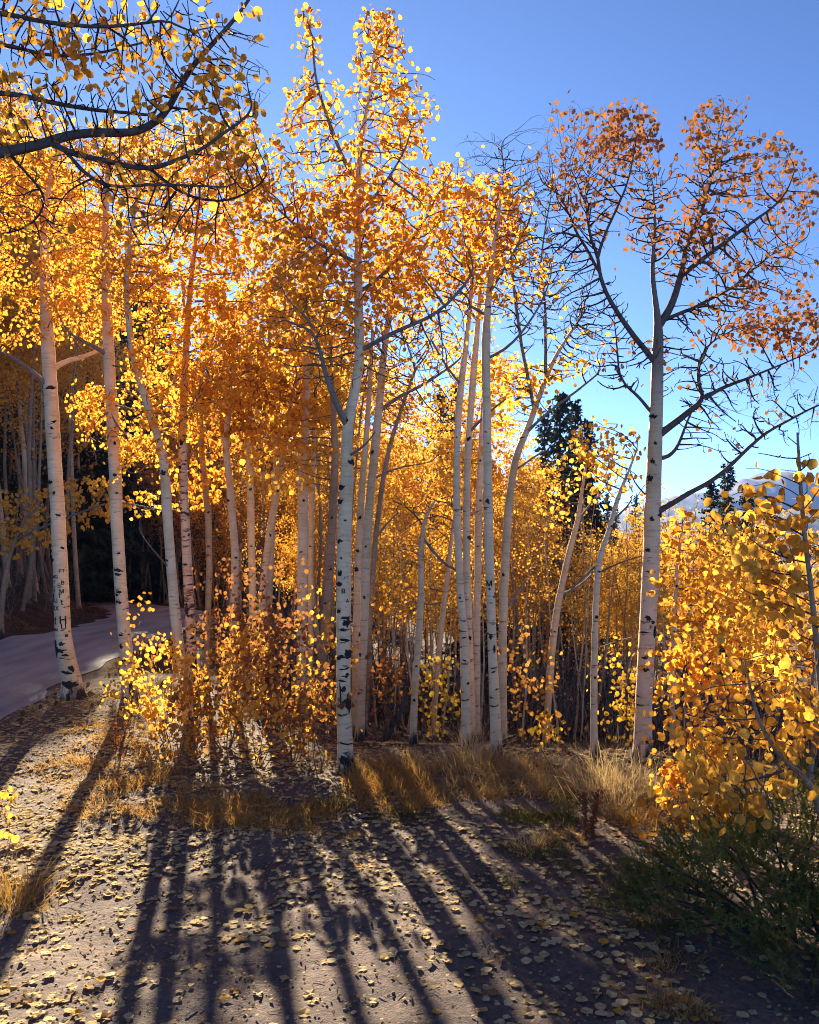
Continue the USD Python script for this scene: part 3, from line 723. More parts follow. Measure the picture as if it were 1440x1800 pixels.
tree(seed=15, Y=7.0, label='thin aspen leaning right behind the straight grey white aspen', bark='bark_cream', leaf_mat='leaf_yellow', crown_from=0.6,
     trunk=[(960, 1300, 12), (962, 1261, 12), (970, 1144, 13), (978, 1080, 12), (984, 1047, 12), (993, 1005, 11), (1001, 969, 11), (1017, 911, 9), (1022, 870, 6), (1030, 820, 4)],
     limbs=[dict(p=[(985, 1050), (1010, 1040), (1040, 1010)], w=(5, 3), dY=0.1), dict(p=[(1015, 915), (1040, 880), (1080, 850)], w=(5, 2), dY=0.1)],
     crown=[(1020, 830, 80, 60, 140, 0.9), (950, 880, 70, 50, 100, 0.8)], knots=[(974, 1110, 4, 4), (966, 1200, 4, 4)])
tree(seed=16, Y=6.0, label='bright thin aspen standing alone left of the big dark aspen', leaf_mat='leaf_yellow', crown_from=0.6,
     trunk=[(1045, 1352, 13), (1044, 1260, 12), (1045, 1160, 12), (1047, 1086, 11), (1049, 1040, 11), (1052, 989, 11), (1060, 960, 10), (1071, 934, 9), (1079, 900, 9), (1090, 864, 8), (1105, 830, 5), (1120, 790, 3)],
     limbs=[dict(p=[(1052, 995), (1030, 1010), (1005, 1035)], w=(6, 3), dY=0.1), dict(p=[(1075, 920), (1105, 890), (1130, 870)], w=(5, 2), dY=0.1), dict(p=[(1050, 1010), (1090, 985), (1140, 975)], w=(4, 2), dY=0.1), dict(p=[(1046, 1150), (1080, 1130), (1110, 1120)], w=(3, 2), dY=0.1)],
     crown=[(1060, 780, 75, 50, 140, 1.7), (1090, 850, 60, 50, 100, 0.9)], knots=[(1047, 1084, 6, 8), (1052, 1005, 6, 4), (1044, 1190, 5, 5), (1075, 925, 7, 4)])
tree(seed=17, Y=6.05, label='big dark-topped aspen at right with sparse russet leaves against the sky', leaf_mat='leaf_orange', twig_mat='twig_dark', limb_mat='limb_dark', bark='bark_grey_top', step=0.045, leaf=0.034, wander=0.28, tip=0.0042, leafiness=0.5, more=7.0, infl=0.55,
     trunk=[(1130, 1345, 31), (1131, 1260, 29), (1134, 1180, 29), (1140, 1080, 30), (1146, 950, 29), (1149, 850, 27), (1154, 730, 23), (1157, 600, 20), (1158, 575, 15), (1153, 535, 10), (1146, 475, 8), (1152, 400, 5.5), (1148, 325, 2.5)],
     limbs=[dict(p=[(1148, 645), (1120, 597), (1098, 570), (1070, 525), (1052, 480), (1050, 450), (1063, 410), (1095, 345), (1110, 300), (1118, 250)], w=(11, 1.6), dY=-0.3),
            dict(p=[(1050, 450), (1036, 410), (1034, 375), (1018, 330), (1000, 290)], w=(7, 1.6), dY=0.2),
            dict(p=[(1052, 478), (1010, 400), (985, 340), (950, 320)], w=(6, 1.6), dY=0.3),
            dict(p=[(1158, 580), (1180, 540), (1200, 480), (1205, 430), (1235, 370), (1255, 300), (1262, 240)], w=(16, 1.6), dY=0.15),
            dict(p=[(1200, 482), (1228, 460), (1290, 415), (1330, 385), (1375, 355), (1400, 300)], w=(10, 1.6), dY=-0.3),
            dict(p=[(1165, 570), (1230, 535), (1290, 505), (1350, 450), (1420, 420)], w=(8, 1.6), dY=0.3),
            dict(p=[(1155, 770), (1195, 735), (1227, 713), (1250, 690), (1289, 675), (1350, 650), (1440, 612)], w=(14, 1.6), dY=-0.25),
            dict(p=[(1232, 710), (1226, 670), (1230, 630), (1250, 600), (1290, 580)], w=(9, 1.6), dY=0.2),
            dict(p=[(1154, 800), (1172, 810), (1195, 780), (1210, 730), (1240, 690)], w=(10, 1.6), dY=0.2),
            dict(p=[(1150, 905), (1168, 892), (1211, 868), (1269, 833), (1312, 790), (1359, 752), (1440, 712), (1500, 690)], w=(12, 1.6), dY=-0.35),
            dict(p=[(1148, 735), (1125, 700), (1090, 670), (1085, 610), (1080, 560)], w=(7, 1.6), dY=0.1),
            dict(p=[(1150, 880), (1115, 850), (1108, 830)], w=(4, 1.6), dY=0.1)],
     crown=[(1000, 220, 50, 50, 60, 0.5), (985, 300, 65, 70, 100, 0.3), (1045, 290, 60, 110, 170, 0.9), (1105, 240, 60, 60, 120, 2.0), (1130, 320, 60, 80, 110, 0.7), (1260, 230, 55, 60, 130, 2.0), (1240, 320, 60, 60, 90, 0.8),
            (1345, 300, 75, 70, 170, 1.6), (1400, 350, 55, 60, 90, 1.0), (1265, 400, 60, 40, 90, 2.0), (1140, 410, 50, 40, 50, 1.2), (1200, 440, 80, 70, 110, 0.5), (1320, 460, 90, 60, 130, 0.6), (1400, 470, 50, 60, 60, 0.5),
            (1340, 560, 110, 55, 200, 2.0), (1240, 560, 60, 40, 80, 1.4), (1410, 590, 60, 50, 90, 1.2), (1130, 620, 50, 30, 50, 0.8), (1010, 420, 60, 70, 80, 0.08), (1040, 540, 70, 70, 70, 0.05), (1300, 690, 120, 70, 130, 0.06), (1390, 720, 80, 70, 100, 0.05), (1200, 640, 60, 60, 50, 0.1), (1090, 640, 60, 60, 50, 0.1), (1280, 770, 80, 40, 40, 0.05)],
     knots=[(1147, 733, 12, 8), (1140, 840, 7, 14), (1145, 812, 8, 10), (1142, 913, 8, 9), (1136, 967, 9, 8), (1162, 905, 8, 10), (1150, 780, 6, 5), (1135, 1085, 12, 7), (1144, 1093, 8, 5), (1128, 1155, 10, 4), (1130, 1174, 14, 8), (1147, 1110, 6, 20), (1128, 1110, 18, 3), (1132, 1300, 14, 5)],
     carved=[('R', 1136, 1092, 8), ('P', 1140, 1104, 6), ('M', 1131, 1155, 5)])
# the thinner stand behind, left of the centre aspen
for k, (pl, cr, lab, Yk, bk) in enumerate([
    ([(410, 1240, 13), (411, 1100, 14), (414, 980, 14), (404, 850, 13), (396, 780, 12), (405, 700, 9), (400, 600, 6)], [(430, 700, 90, 90, 150, 1.8), (420, 560, 80, 80, 130, 1.8)], 'pale aspen in the shrubs right of the peeling trunk with a mid-height knot', 8.2, 'bark_cream'),
    ([(446, 1200, 12), (443, 1000, 13), (440, 860, 13), (438, 720, 12), (437, 600, 10), (445, 480, 6)], [(480, 470, 90, 110, 190, 1.6), (470, 640, 80, 80, 120, 1.4)], 'tall pale aspen standing behind the brown shrubs left of centre', 9.0, 'bark_cream'),
    ([(455, 1200, 12), (463, 1028, 12), (474, 940, 13), (491, 833, 12), (505, 760, 9), (515, 680, 6)], [(520, 690, 90, 80, 170, 1.6)], 'aspen trunk tilted right in the brown shrubs left of centre', 8.6, 'bark_cream'),
    ([(530, 1220, 17), (531, 1010, 18), (533, 880, 18), (537, 760, 14), (540, 660, 12), (535, 560, 8), (540, 470, 5)], [(520, 540, 110, 100, 190, 1.5), (560, 760, 80, 60, 110, 1.3)], 'stout pale aspen behind the brown shrubs with bare side branches', 8.4, 'bark_white'),
    ([(545, 1230, 9), (546, 1000, 9), (548, 860, 9), (552, 760, 7), (556, 660, 5)], [(570, 680, 70, 80, 110, 1.4)], 'thin aspen close beside the stout pale aspen left of centre', 8.9, 'bark_cream'),
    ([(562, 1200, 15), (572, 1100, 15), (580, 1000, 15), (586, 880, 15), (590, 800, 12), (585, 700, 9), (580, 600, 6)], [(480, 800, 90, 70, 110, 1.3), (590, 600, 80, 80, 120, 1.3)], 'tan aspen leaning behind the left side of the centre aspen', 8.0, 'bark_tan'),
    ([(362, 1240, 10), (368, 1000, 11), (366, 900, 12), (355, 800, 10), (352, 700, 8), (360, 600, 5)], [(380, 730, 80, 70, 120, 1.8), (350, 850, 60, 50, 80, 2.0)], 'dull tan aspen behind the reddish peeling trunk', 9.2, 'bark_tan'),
    ([(838, 1150, 12), (840, 1000, 13), (842, 880, 13), (846, 780, 10), (850, 700, 8), (860, 620, 5)], [(880, 680, 80, 70, 130, 1.6), (800, 800, 60, 50, 60, 1.2)], 'white aspen half hidden between the tight pair and the grey white aspen', 8.2, 'bark_white'),
    ([(1182, 1240, 8), (1183, 1150, 9), (1186, 1080, 9), (1190, 1000, 7), (1200, 920, 4)], [(1210, 960, 80, 60, 130, 2.0), (1240, 1060, 70, 60, 90, 1.6)], 'short thin aspen in the yellow thicket just right of the big dark aspen', 7.2, 'bark_cream'),
]):
    tree(seed=30 + k, Y=Yk, label=lab, trunk=pl, crown=cr, bark=bk, leaf_mat='leaf_yellow' if k % 2 else 'leaf_gold', crown_from=0.5, leaf=0.052, more=1.6,
         knots=[(pl[2][0] + 2, pl[2][1], 5, 5), (pl[3][0] - 2, pl[3][1] + 30, 5, 5), (pl[1][0], pl[1][1] - 40, 6, 3)])
# tree beside the camera at left whose boughs hang into the picture
tree(seed=50, Y=3.7, label='dark bough of a nearby aspen hanging across the upper left corner', leaf_mat='leaf_gold', twig_mat='twig_dark', limb_mat='limb_dark', step=0.045, leaf=0.034, singles=290, wander=0.35, infl=0.6, leafiness=0.4, more=7.5, crown_from=0.35, tip=0.0027, bark='bark_cream',
     trunk=[(-330, 1560, 60), (-330, 1200, 54), (-320, 800, 50), (-310, 400, 44), (-300, 100, 36), (-290, -200, 20)],
     limbs=[dict(p=[(-318, 400), (-180, 310), (0, 268), (90, 250), (125, 232), (245, 235), (290, 205), (320, 140), (360, 90), (415, 30), (440, 0), (470, -60)], w=(23, 4), dY=0.2),
            dict(p=[(90, 250), (160, 280), (270, 300), (290, 288), (350, 270), (400, 230), (450, 190)], w=(11, 4), dY=-0.2),
            dict(p=[(-310, 260), (-120, 170), (0, 160), (110, 185), (190, 195), (280, 205)], w=(13, 5), dY=0.3),
            dict(p=[(-305, 150), (-150, 40), (0, 20), (85, 40), (210, 50), (300, 30)], w=(12, 4), dY=-0.2),
            dict(p=[(-306, 130), (-100, 70), (0, 75), (90, 100), (205, 90), (290, 60)], w=(10, 3), dY=0.2),
            dict(p=[(270, 300), (320, 345), (400, 360), (440, 340), (475, 310)], w=(6, 3), dY=0.1),
            dict(p=[(95, 252), (175, 330), (300, 325), (420, 330)], w=(7, 3), dY=-0.15),
            dict(p=[(20, 265), (90, 350), (60, 400), (0, 415)], w=(5, 3), dY=0.1)],
     crown=[(100, 60, 150, 90, 190, 0.9), (280, 80, 130, 110, 190, 0.9), (400, 120, 80, 110, 130, 0.9), (380, 250, 90, 90, 120, 0.7), (200, 310, 150, 60, 120, 0.6), (60, 200, 120, 80, 110, 0.7), (60, 380, 100, 60, 70, 0.6), (250, 180, 100, 60, 90, 0.7), (300, 400, 120, 50, 50, 0.3)])

# saplings at the right edge, close to the camera, with large leaves
tree(seed=60, Y=3.0, name='aspen_sapling', label='thin grey aspen sapling at the right edge with large golden leaves', leaf_mat='leaf_yellow', twig_mat='twig_dark', bark='bark_tan', step=0.045, leaf=0.039, singles=110, crown_from=0.2, infl=0.5, flare=0.15, leafiness=0.5, more=3.0, wander=0.3, lift=0.5, tip=0.002,
     trunk=[(1462, 1420, 13), (1450, 1280, 12), (1438, 1150, 11), (1424, 1020, 9), (1412, 920, 8), (1406, 830, 6), (1402, 760, 4)],
     crown=[(1380, 830, 80, 45, 40, 0.5), (1330, 900, 70, 60, 60, 0.9), (1420, 930, 60, 80, 60, 0.9), (1370, 1030, 90, 70, 70, 0.9), (1430, 1120, 60, 80, 50, 0.9)])
tree(seed=61, Y=3.3, name='aspen_sapling', label='low spreading aspen sapling with dense big yellow leaves over the juniper', leaf_mat='leaf_yellow', twig_mat='twig_brown', bark='bark_tan', step=0.045, leaf=0.040, singles=300, crown_from=0.0, infl=0.6, flare=0.1, leafiness=0.75, more=3.0, wander=0.3, lift=0.3, tip=0.002,
     trunk=[(1462, 1500, 20), (1440, 1400, 17), (1425, 1370, 16), (1380, 1340, 12), (1340, 1290, 8), (1320, 1220, 5), (1310, 1160, 3)],
     limbs=[dict(p=[(1430, 1375), (1432, 1300), (1425, 1240), (1435, 1150)], w=(10, 4), dY=0.1), dict(p=[(1400, 1355), (1340, 1370), (1270, 1380), (1190, 1420)], w=(6, 2), dY=0.1)],
     crown=[(1330, 1200, 90, 60, 80, 0.8), (1270, 1270, 110, 60, 110, 1.0), (1380, 1270, 80, 70, 100, 1.2), (1290, 1360, 110, 70, 130, 1.1), (1400, 1350, 50, 60, 60, 0.9), (1190, 1390, 40, 60, 30, 0.4), (1310, 1430, 80, 30, 40, 0.6)])
tree(seed=70, Y=13.0, label='low golden aspen reaching over the far left edge of the road', leaf_mat='leaf_gold', bark='bark_tan', step=0.11, leaf=0.06, crown_from=0.0, leafiness=1.3,
     trunk=[(2, 1080, 9), (8, 1020, 9), (16, 980, 8), (30, 940, 6), (50, 900, 4)],
     limbs=[dict(p=[(30, 945), (100, 915), (200, 880), (300, 900)], w=(5, 2), dY=-0.3)],
     crown=[(50, 930, 90, 50, 120, 1.8), (150, 880, 80, 50, 110, 2.0), (270, 890, 70, 35, 70, 1.6), (20, 890, 60, 40, 50, 1.4)])
for spec in TREES:
    print(spec['label'][:40], build_tree(spec), file=sys.stderr)


# ------------------------------------------------------------------ shrubs
def G(px, py):
    """The point of the flat clearing that the photograph shows at a pixel."""
    Y = 4.0
    for _ in range(12):
        p = P(px, py, Y); z = float(ground_z(p[0], p[1])); q = P(px, py, Y + 0.01)[2] - p[2]
        Y = np.clip(Y + (z - p[2]) / (q / 0.01) * 0.8, 1.5, 40)
    p = P(px, py, Y); p[2] = float(ground_z(p[0], p[1]))
    return p


def shrub(seed, px, Y, top, half, label, leaf_mat='leaf_russet', leafiness=1.0, leaf=0.04, n_stems=6, n=260, singles=0, bottom=None, name='shrub', cat='shrub', dens_low=0.6, wander=0.5, bare=0.25):
    r = np.random.default_rng(seed)
    x = px_x(px, Y); base = np.array([x, Y, float(ground_z(x, Y))])
    H = px_z(top, Y) - base[2]; W = half * Y / F
    low = (px_z(bottom, Y) - base[2]) if bottom else 0.12 * H
    root = thing(name, base, label=label, cat=cat)
    pts, parent, given, fixed, ok = [np.array([0, 0, -0.03])], [-1], [0.012], [True], [False]
    for k in range(n_stems):
        a = 2 * np.pi * (k + r.random() * 0.7) / n_stems; reach = W * r.uniform(0.15, 0.55)
        b0 = np.array([np.cos(a), np.sin(a), 0]) * 0.05
        line = resample(np.array([b0, [*(b0 + [np.cos(a) * reach * 0.4, np.sin(a) * reach * 0.4, H * 0.3])], [np.cos(a) * reach, np.sin(a) * reach, H * r.uniform(0.55, 0.8)]]) + r.normal(size=(3, 3)) * 0.03 * [1, 1, 0], 0.06)
        prev = 0
        for q in line:
            pts.append(q); parent.append(prev); given.append(0); fixed.append(False); ok.append(True); prev = len(pts) - 1
    q = r.normal(size=(n, 3)); q /= np.linalg.norm(q, axis=1, keepdims=True); q *= r.random((n, 1)) ** 0.42
    ctr = np.array([0, 0, (H + low) / 2]); rr = np.array([W, W * 0.8, (H - low) / 2])
    A = ctr + q * rr * [1, 1, 1]
    pts, parent = grow(pts, parent, ok, A, 0.055, 0.7, 0.075, r, wander, 0.12)
    given = np.r_[given, np.zeros(len(pts) - len(given))]; fixed = np.r_[fixed, np.zeros(len(pts) - len(fixed), bool)]
    rad = pipe_radii(parent, 0.0017, 2.5, given)
    twigs = []
    for ch in chains_of(pts, parent, rad, fixed):
        rr_ = rad[ch].copy(); rr_[0] = min(rr_[0], rr_[1] * 1.1)
        if rr_[:4].max() > 0.0058 and len(ch) > 4: obj('stem', tube(smooth_line(pts[ch]), rr_, 5), 'twig_brown', root, smooth=True)
        else: twigs.append(tube(smooth_line(pts[ch]), rr_, 3))
    if twigs: obj('twigs', merge(twigs), 'twig_brown', root, kind='stuff')
    cand = np.flatnonzero((rad < 0.004) & (pts[:, 2] > low * 0.8))
    clump = meshkit.noise(pts[cand] * 4 + base, seed)
    cnt = r.poisson(2.6 * leafiness * np.clip((clump - bare) * 2.4, 0.03, 1.6))
    src = np.repeat(cand, cnt); m = len(src)
    c = pts[src] + r.normal(size=(m, 3)) * 0.03; size = r.uniform(0.65, 1.15, m) * leaf * 0.9; R = leaf_frames(m, r)
    depth = np.hypot(c[:, 1] + base[1], c[:, 0] + base[0]); order = np.argsort(-(size / depth))
    for k in order[:singles]: obj('leaf', scatter(LEAF12, c[k:k + 1], R[k:k + 1], size[k:k + 1]), leaf_mat, root)
    rest = order[singles:]
    if len(rest): obj('foliage', scatter(LEAF6, c[rest], R[rest], size[rest]), leaf_mat, root, kind='stuff')


shrub(101, 295, 6.6, 1120, 90, 'yellow leaved shrub at the foot of the curving aspen', 'leaf_yellow', 1.1, 0.042, 6, 572, 80)
shrub(102, 400, 6.4, 1070, 105, 'russet and yellow shrub in front of the peeling trunk', 'leaf_russet', 1.3, 0.042, 7, 726, 100)
shrub(103, 515, 6.15, 1080, 105, 'dense brown shrub with scattered yellow leaves left of the centre aspen', 'leaf_russet', 1.3, 0.042, 7, 792, 120)
shrub(104, 480, 7.1, 960, 90, 'tall reddish twiggy shrub behind the yellow shrubs', 'leaf_russet', 0.7, 0.04, 8, 792, wander=0.6)
shrub(105, 560, 6.7, 1040, 70, 'wiry brown shrub tight against the left of the centre aspen', 'leaf_russet', 0.8, 0.04, 7, 616, wander=0.6)
shrub(120, 345, 6.15, 1200, 70, 'low yellow and russet shrub in front of the shrub row left of centre', 'leaf_russet', 1.4, 0.04, 7, 420, 60)
shrub(121, 455, 5.95, 1190, 80, 'low shrub with bright yellow leaves at the middle of the shrub row', 'leaf_yellow', 0.8, 0.04, 7, 420, 80)
shrub(122, 560, 5.85, 1200, 65, 'low brown leaved shrub just left of the foot of the centre aspen', 'leaf_russet', 1.2, 0.04, 7, 380, 60)
shrub(123, 400, 7.3, 960, 80, 'tall thin shrub behind the peeling trunk with yellow tufts', 'leaf_russet', 0.7, 0.042, 6, 420)
shrub(124, 230, 7.0, 1140, 60, 'small russet shrub left of the yellow shrub by the road edge', 'leaf_russet', 1.0, 0.04, 6, 260)
shrub(125, 310, 6.0, 1260, 60, 'knee high russet shrub in front of the foot of the curving aspen', 'leaf_russet', 1.0, 0.038, 6, 260, 30)
shrub(106, 250, 7.6, 1030, 60, 'spindly sapling with few pink and yellow leaves beside the road', 'leaf_russet', 0.5, 0.042, 3, 90)
shrub(107, 665, 6.9, 1110, 60, 'russet shrub between the centre aspen and the dark gap', 'leaf_russet', 1.0, 0.04, 6, 220)
shrub(108, 770, 7.0, 1140, 60, 'low russet shrub in front of the dark gap', 'leaf_russet', 0.8, 0.04, 6, 200)
shrub(109, 925, 6.6, 1080, 70, 'thin brown shrub right of the grey white aspen', 'leaf_russet', 0.7, 0.04, 6, 240)
shrub(110, 965, 6.1, 1240, 50, 'small orange leaved shrub at the grass edge', 'leaf_russet', 1.2, 0.042, 5, 150, 40)
shrub(111, 1085, 6.8, 1130, 70, 'brown shrub behind the bright thin aspen', 'leaf_russet', 0.8, 0.04, 6, 240)
shrub(112, 1235, 5.2, 940, 110, 'tall golden thicket shrub right of the big dark aspen', 'leaf_amber', 0.8, 0.042, 9, 520, 120, bottom=1330, bare=0.12)
shrub(113, 1330, 4.9, 900, 110, 'tall yellow thicket shrub behind the right edge sapling', 'leaf_amber', 0.7, 0.042, 9, 520, 60, bottom=1300, bare=0.12)
shrub(114, 1195, 4.7, 1190, 80, 'bright yellow shrub at the foot of the big dark aspen', 'leaf_amber', 1.1, 0.042, 6, 260, 140, bare=0.12)
shrub(115, 1260, 4.3, 1180, 80, 'golden shrub rising behind the juniper', 'leaf_amber', 0.9, 0.043, 7, 280, 140, bare=0.12)
shrub(116, 1410, 5.6, 930, 90, 'golden thicket shrub cut by the right edge of the view', 'leaf_amber', 0.7, 0.043, 8, 380, 0, bottom=1300, bare=0.12)
shrub(117, 1165, 4.15, 1390, 60, 'small low shrub with a few large yellow leaves left of the juniper', 'leaf_amber', 0.8, 0.046, 5, 90, 40)
shrub(118, 1290, 7.4, 905, 130, 'pale golden thicket farther down the right slope', 'leaf_yellow', 0.9, 0.046, 9, 420, 0, bottom=1150, bare=0.1)
shrub(119, 12, 4.45, 1380, 26, 'small yellow leaved sprig at the left edge of the clearing', 'leaf_yellow', 0.8, 0.04, 3, 40, 20)


# ------------------------------------------------------------------ juniper
def juniper():
    r = np.random.default_rng(5)
    c0 = G(1310, 1690); c0 = np.array([1.66, 3.5, float(ground_z(1.66, 3.5))])
    root = thing('juniper_bush', c0, label='low dark green juniper in the lower right corner', cat='juniper')
    mounds = [((-0.35, 0.0, 0.10), 0.40, 0.34), ((0.05, 0.15, 0.15), 0.45, 0.44), ((0.45, -0.05, 0.15), 0.45, 0.46), ((0.30, -0.45, 0.05), 0.40, 0.34), ((0.75, 0.25, 0.15), 0.5, 0.55), ((-0.1, -0.35, 0.0), 0.35, 0.28), ((-0.60, 0.10, 0.0), 0.24, 0.22), ((0.8, -0.4, 0.05), 0.4, 0.42)]
    vs = []; stems = []
    for (mx, my, mz), w, h in mounds:
        for _ in range(9):
            a = r.uniform(0, 2 * np.pi); e = r.uniform(0.1, 1.2)
            tip = np.array([mx + np.cos(a) * np.cos(e) * w, my + np.sin(a) * np.cos(e) * w, mz + np.sin(e) * h])
            st = np.array([mx * 0.5 + r.normal() * 0.05, my * 0.5 + r.normal() * 0.05, 0.0])
            stems.append(tube(resample(np.array([st, (st + tip) / 2 + [0, 0, 0.03], tip]), 0.08), np.linspace(0.008, 0.002, max(2, int(round(np.linalg.norm(np.diff(np.array([st, (st + tip) / 2 + [0, 0, 0.03], tip]), axis=0), axis=1).sum() / 0.08)) + 1)), 4))
        for _ in range(int(430 * w * w * 7)):
            d = r.normal(size=3); d[2] = abs(d[2]); d /= np.linalg.norm(d)
            q = r.uniform(0.62, 1.02)
            p = np.array([mx, my, mz]) + d * q * [w, w, h]
            if p[2] < 0.01: continue
            ax = d + [0, 0, 0.5] + r.normal(size=3) * 0.45; ax /= np.linalg.norm(ax)
            L = r.uniform(0.06, 0.13); m = 60
            t = r.random(m)
            b = p + ax * (t * L)[:, None]
            nd = r.normal(size=(m, 3)) * 0.8 + ax * 0.9; nd /= np.linalg.norm(nd, axis=1, keepdims=True)
            sd = np.cross(nd, r.normal(size=(m, 3))); sd /= np.linalg.norm(sd, axis=1, keepdims=True)
            ln = (r.uniform(0.011, 0.02, m) * (1.15 - 0.5 * t))[:, None]
            v = np.stack([b - sd * 0.0022, b + sd * 0.0022, b + nd * ln], 1).reshape(-1, 3)
            vs.append((v, np.arange(3 * m).reshape(-1, 3)))
    obj('stems', merge(stems), 'twig_dark', root, kind='stuff')
    obj('foliage', merge(vs), 'leaf_green', root, kind='stuff')


juniper()

# ------------------------------------------------------------------ grass
def grass_patch(r, px, py, rx, ry, n, length, up=1.0, spread=0.55):
    """Blades round the ground point seen at (px, py); rx and ry are how far it reaches in pixels."""
    c = G(px, py); far = G(px, py - ry); near = G(px, min(py + ry, 1790))
    sx = rx * c[1] / F; sy = max(0.06, abs(far[1] - near[1]) / 2)
    k = max(4, n // 22); tc = r.uniform(-1, 1, (k, 2)); tc = tc[(tc ** 2).sum(1) < 1]
    if len(tc) == 0: tc = np.zeros((1, 2))
    n = int(n * 0.7); pick = r.integers(0, len(tc), n)
    xy = c[:2] + tc[pick] * [sx, sy] + r.normal(size=(n, 2)) * 0.028
    b = np.c_[xy, ground_z(xy[:, 0], xy[:, 1]) - 0.005]
    off = (xy - (c[:2] + tc[pick] * [sx, sy])) / 0.028
    d = np.c_[off * spread * 0.5 + r.normal(size=(n, 2)) * spread * 0.5, np.full(n, up)]
    L = length * 0.82 * (0.25 + 0.9 * r.random(n) ** 1.6)
    return blades(b, d, L, r.uniform(0.0032, 0.007, n), r)


gr = np.random.default_rng(21)
gold = [(520, 1440, 50, 20, 700, 0.14), (560, 1425, 50, 18, 600, 0.13), (300, 1425, 70, 20, 800, 0.11), (190, 1430, 60, 14, 500, 0.09), (230, 1300, 60, 20, 500, 0.13), (170, 1310, 50, 16, 400, 0.11), (140, 1280, 40, 14, 300, 0.10), (760, 1420, 60, 14, 500, 0.12), (540, 1465, 50, 10, 300, 0.08), (80, 1250, 50, 8, 250, 0.08), (260, 1215, 40, 20, 400, 0.16), (210, 1225, 30, 16, 300, 0.14), (130, 1345, 60, 25, 900, 0.11), (180, 1395, 60, 25, 900, 0.12), (230, 1370, 60, 25, 700, 0.13), (290, 1375, 60, 22, 700, 0.14), (350, 1400, 50, 25, 700, 0.15), (420, 1430, 70, 28, 1500, 0.16), (370, 1445, 50, 18, 600, 0.12),
        (470, 1440, 50, 20, 700, 0.14), (250, 1335, 60, 20, 500, 0.13), (190, 1270, 40, 25, 500, 0.12), (160, 1245, 40, 14, 300, 0.12), (100, 1235, 40, 14, 400, 0.10), (670, 1375, 60, 30, 1700, 0.2), (720, 1385, 50, 25, 1100, 0.2), (690, 1415, 60, 18, 800, 0.13),
        (640, 1395, 40, 20, 600, 0.15), (600, 1470, 40, 10, 250, 0.07), (980, 1480, 40, 14, 400, 0.10), (1190, 1770, 60, 20, 500, 0.10), (40, 1100, 60, 8, 400, 0.2), (150, 1075, 60, 6, 300, 0.2), (240, 1160, 30, 20, 300, 0.15),
        (150, 1500, 30, 20, 0, 0.1), (860, 1395, 60, 16, 500, 0.12), (1120, 1450, 60, 20, 600, 0.13), (1175, 1690, 40, 20, 300, 0.08)]
obj('golden_grass', merge([grass_patch(gr, *g) for g in gold if g[4]]), 'grass_gold', label='low golden dry grass along the edge of the clearing', cat='grass', kind='stuff')
pale = [(700, 1345, 50, 16, 500, 0.22), (640, 1350, 40, 16, 350, 0.22), (920, 1385, 60, 18, 600, 0.2), (980, 1390, 60, 20, 600, 0.2), (1060, 1385, 60, 22, 700, 0.26), (800, 1395, 60, 16, 500, 0.16), (1110, 1430, 50, 20, 500, 0.2), (1180, 1420, 50, 20, 400, 0.2), (740, 1400, 50, 16, 400, 0.15), (770, 1365, 50, 20, 600, 0.24), (830, 1355, 60, 22, 1000, 0.28), (890, 1360, 50, 22, 800, 0.26), (950, 1365, 50, 20, 500, 0.24), (1010, 1370, 40, 18, 500, 0.26), (1140, 1400, 40, 20, 500, 0.25), (850, 1390, 70, 14, 500, 0.14)]
obj('pale_grass', merge([grass_patch(gr, *g) for g in pale]), 'grass_pale', label='pale dry grass under the white aspens right of centre', cat='grass', kind='stuff')
green = [(920, 1440, 50, 14, 800, 0.12), (980, 1440, 40, 14, 700, 0.13), (940, 1500, 60, 14, 700, 0.09), (870, 1550, 50, 10, 350, 0.06), (700, 1440, 50, 12, 500, 0.1), (1000, 1405, 40, 14, 400, 0.12), (1080, 1580, 50, 25, 700, 0.10), (1110, 1530, 50, 20, 500, 0.10), (585, 1420, 30, 12, 300, 0.14), (1150, 1620, 40, 20, 400, 0.1), (990, 1530, 40, 12, 300, 0.07)]
obj('green_grass', merge([grass_patch(gr, *g) for g in green]), 'grass_green', label='short olive green grass at the right side of the clearing', cat='grass', kind='stuff')


def tussock(px, py, n, length, mat_, label, spread=0.5, name='grass_tussock', width=0.1):
    c = G(px, py); root = thing(name, c, label=label, cat='grass tuft')
    r = np.random.default_rng(int(px * 7 + py))
    for k in range(3):
        off = r.normal(size=(n // 3, 2)); b = np.c_[off * width * 0.5, np.zeros(n // 3)]
        b[:, 2] = ground_z(b[:, 0] + c[0], b[:, 1] + c[1]) - c[2] - 0.005
        d = np.c_[off * spread * 0.5 + r.normal(size=(n // 3, 2)) * 0.25, np.ones(n // 3)]
        obj('blades', blades(b, d, length * r.uniform(0.5, 1.1, n // 3), r.uniform(0.003, 0.005, n // 3), r, 4), mat_, root, kind='stuff')


tussock(1085, 1400, 480, 0.42, 'grass_pale', 'tall pale dry tussock between the thin aspen and the big dark aspen', 0.45, width=0.22)
tussock(20, 1590, 300, 0.26, 'grass_gold', 'golden green tussock at the left edge of the clearing', 0.8, width=0.16)
tussock(930, 1492, 220, 0.12, 'grass_pale', 'small yellow green tuft alone on the leafy ground', 0.8, width=0.09)
tussock(835, 1340, 240, 0.34, 'grass_pale', 'pale upright tussock at the foot of the tight aspen pair', 0.5, width=0.16)


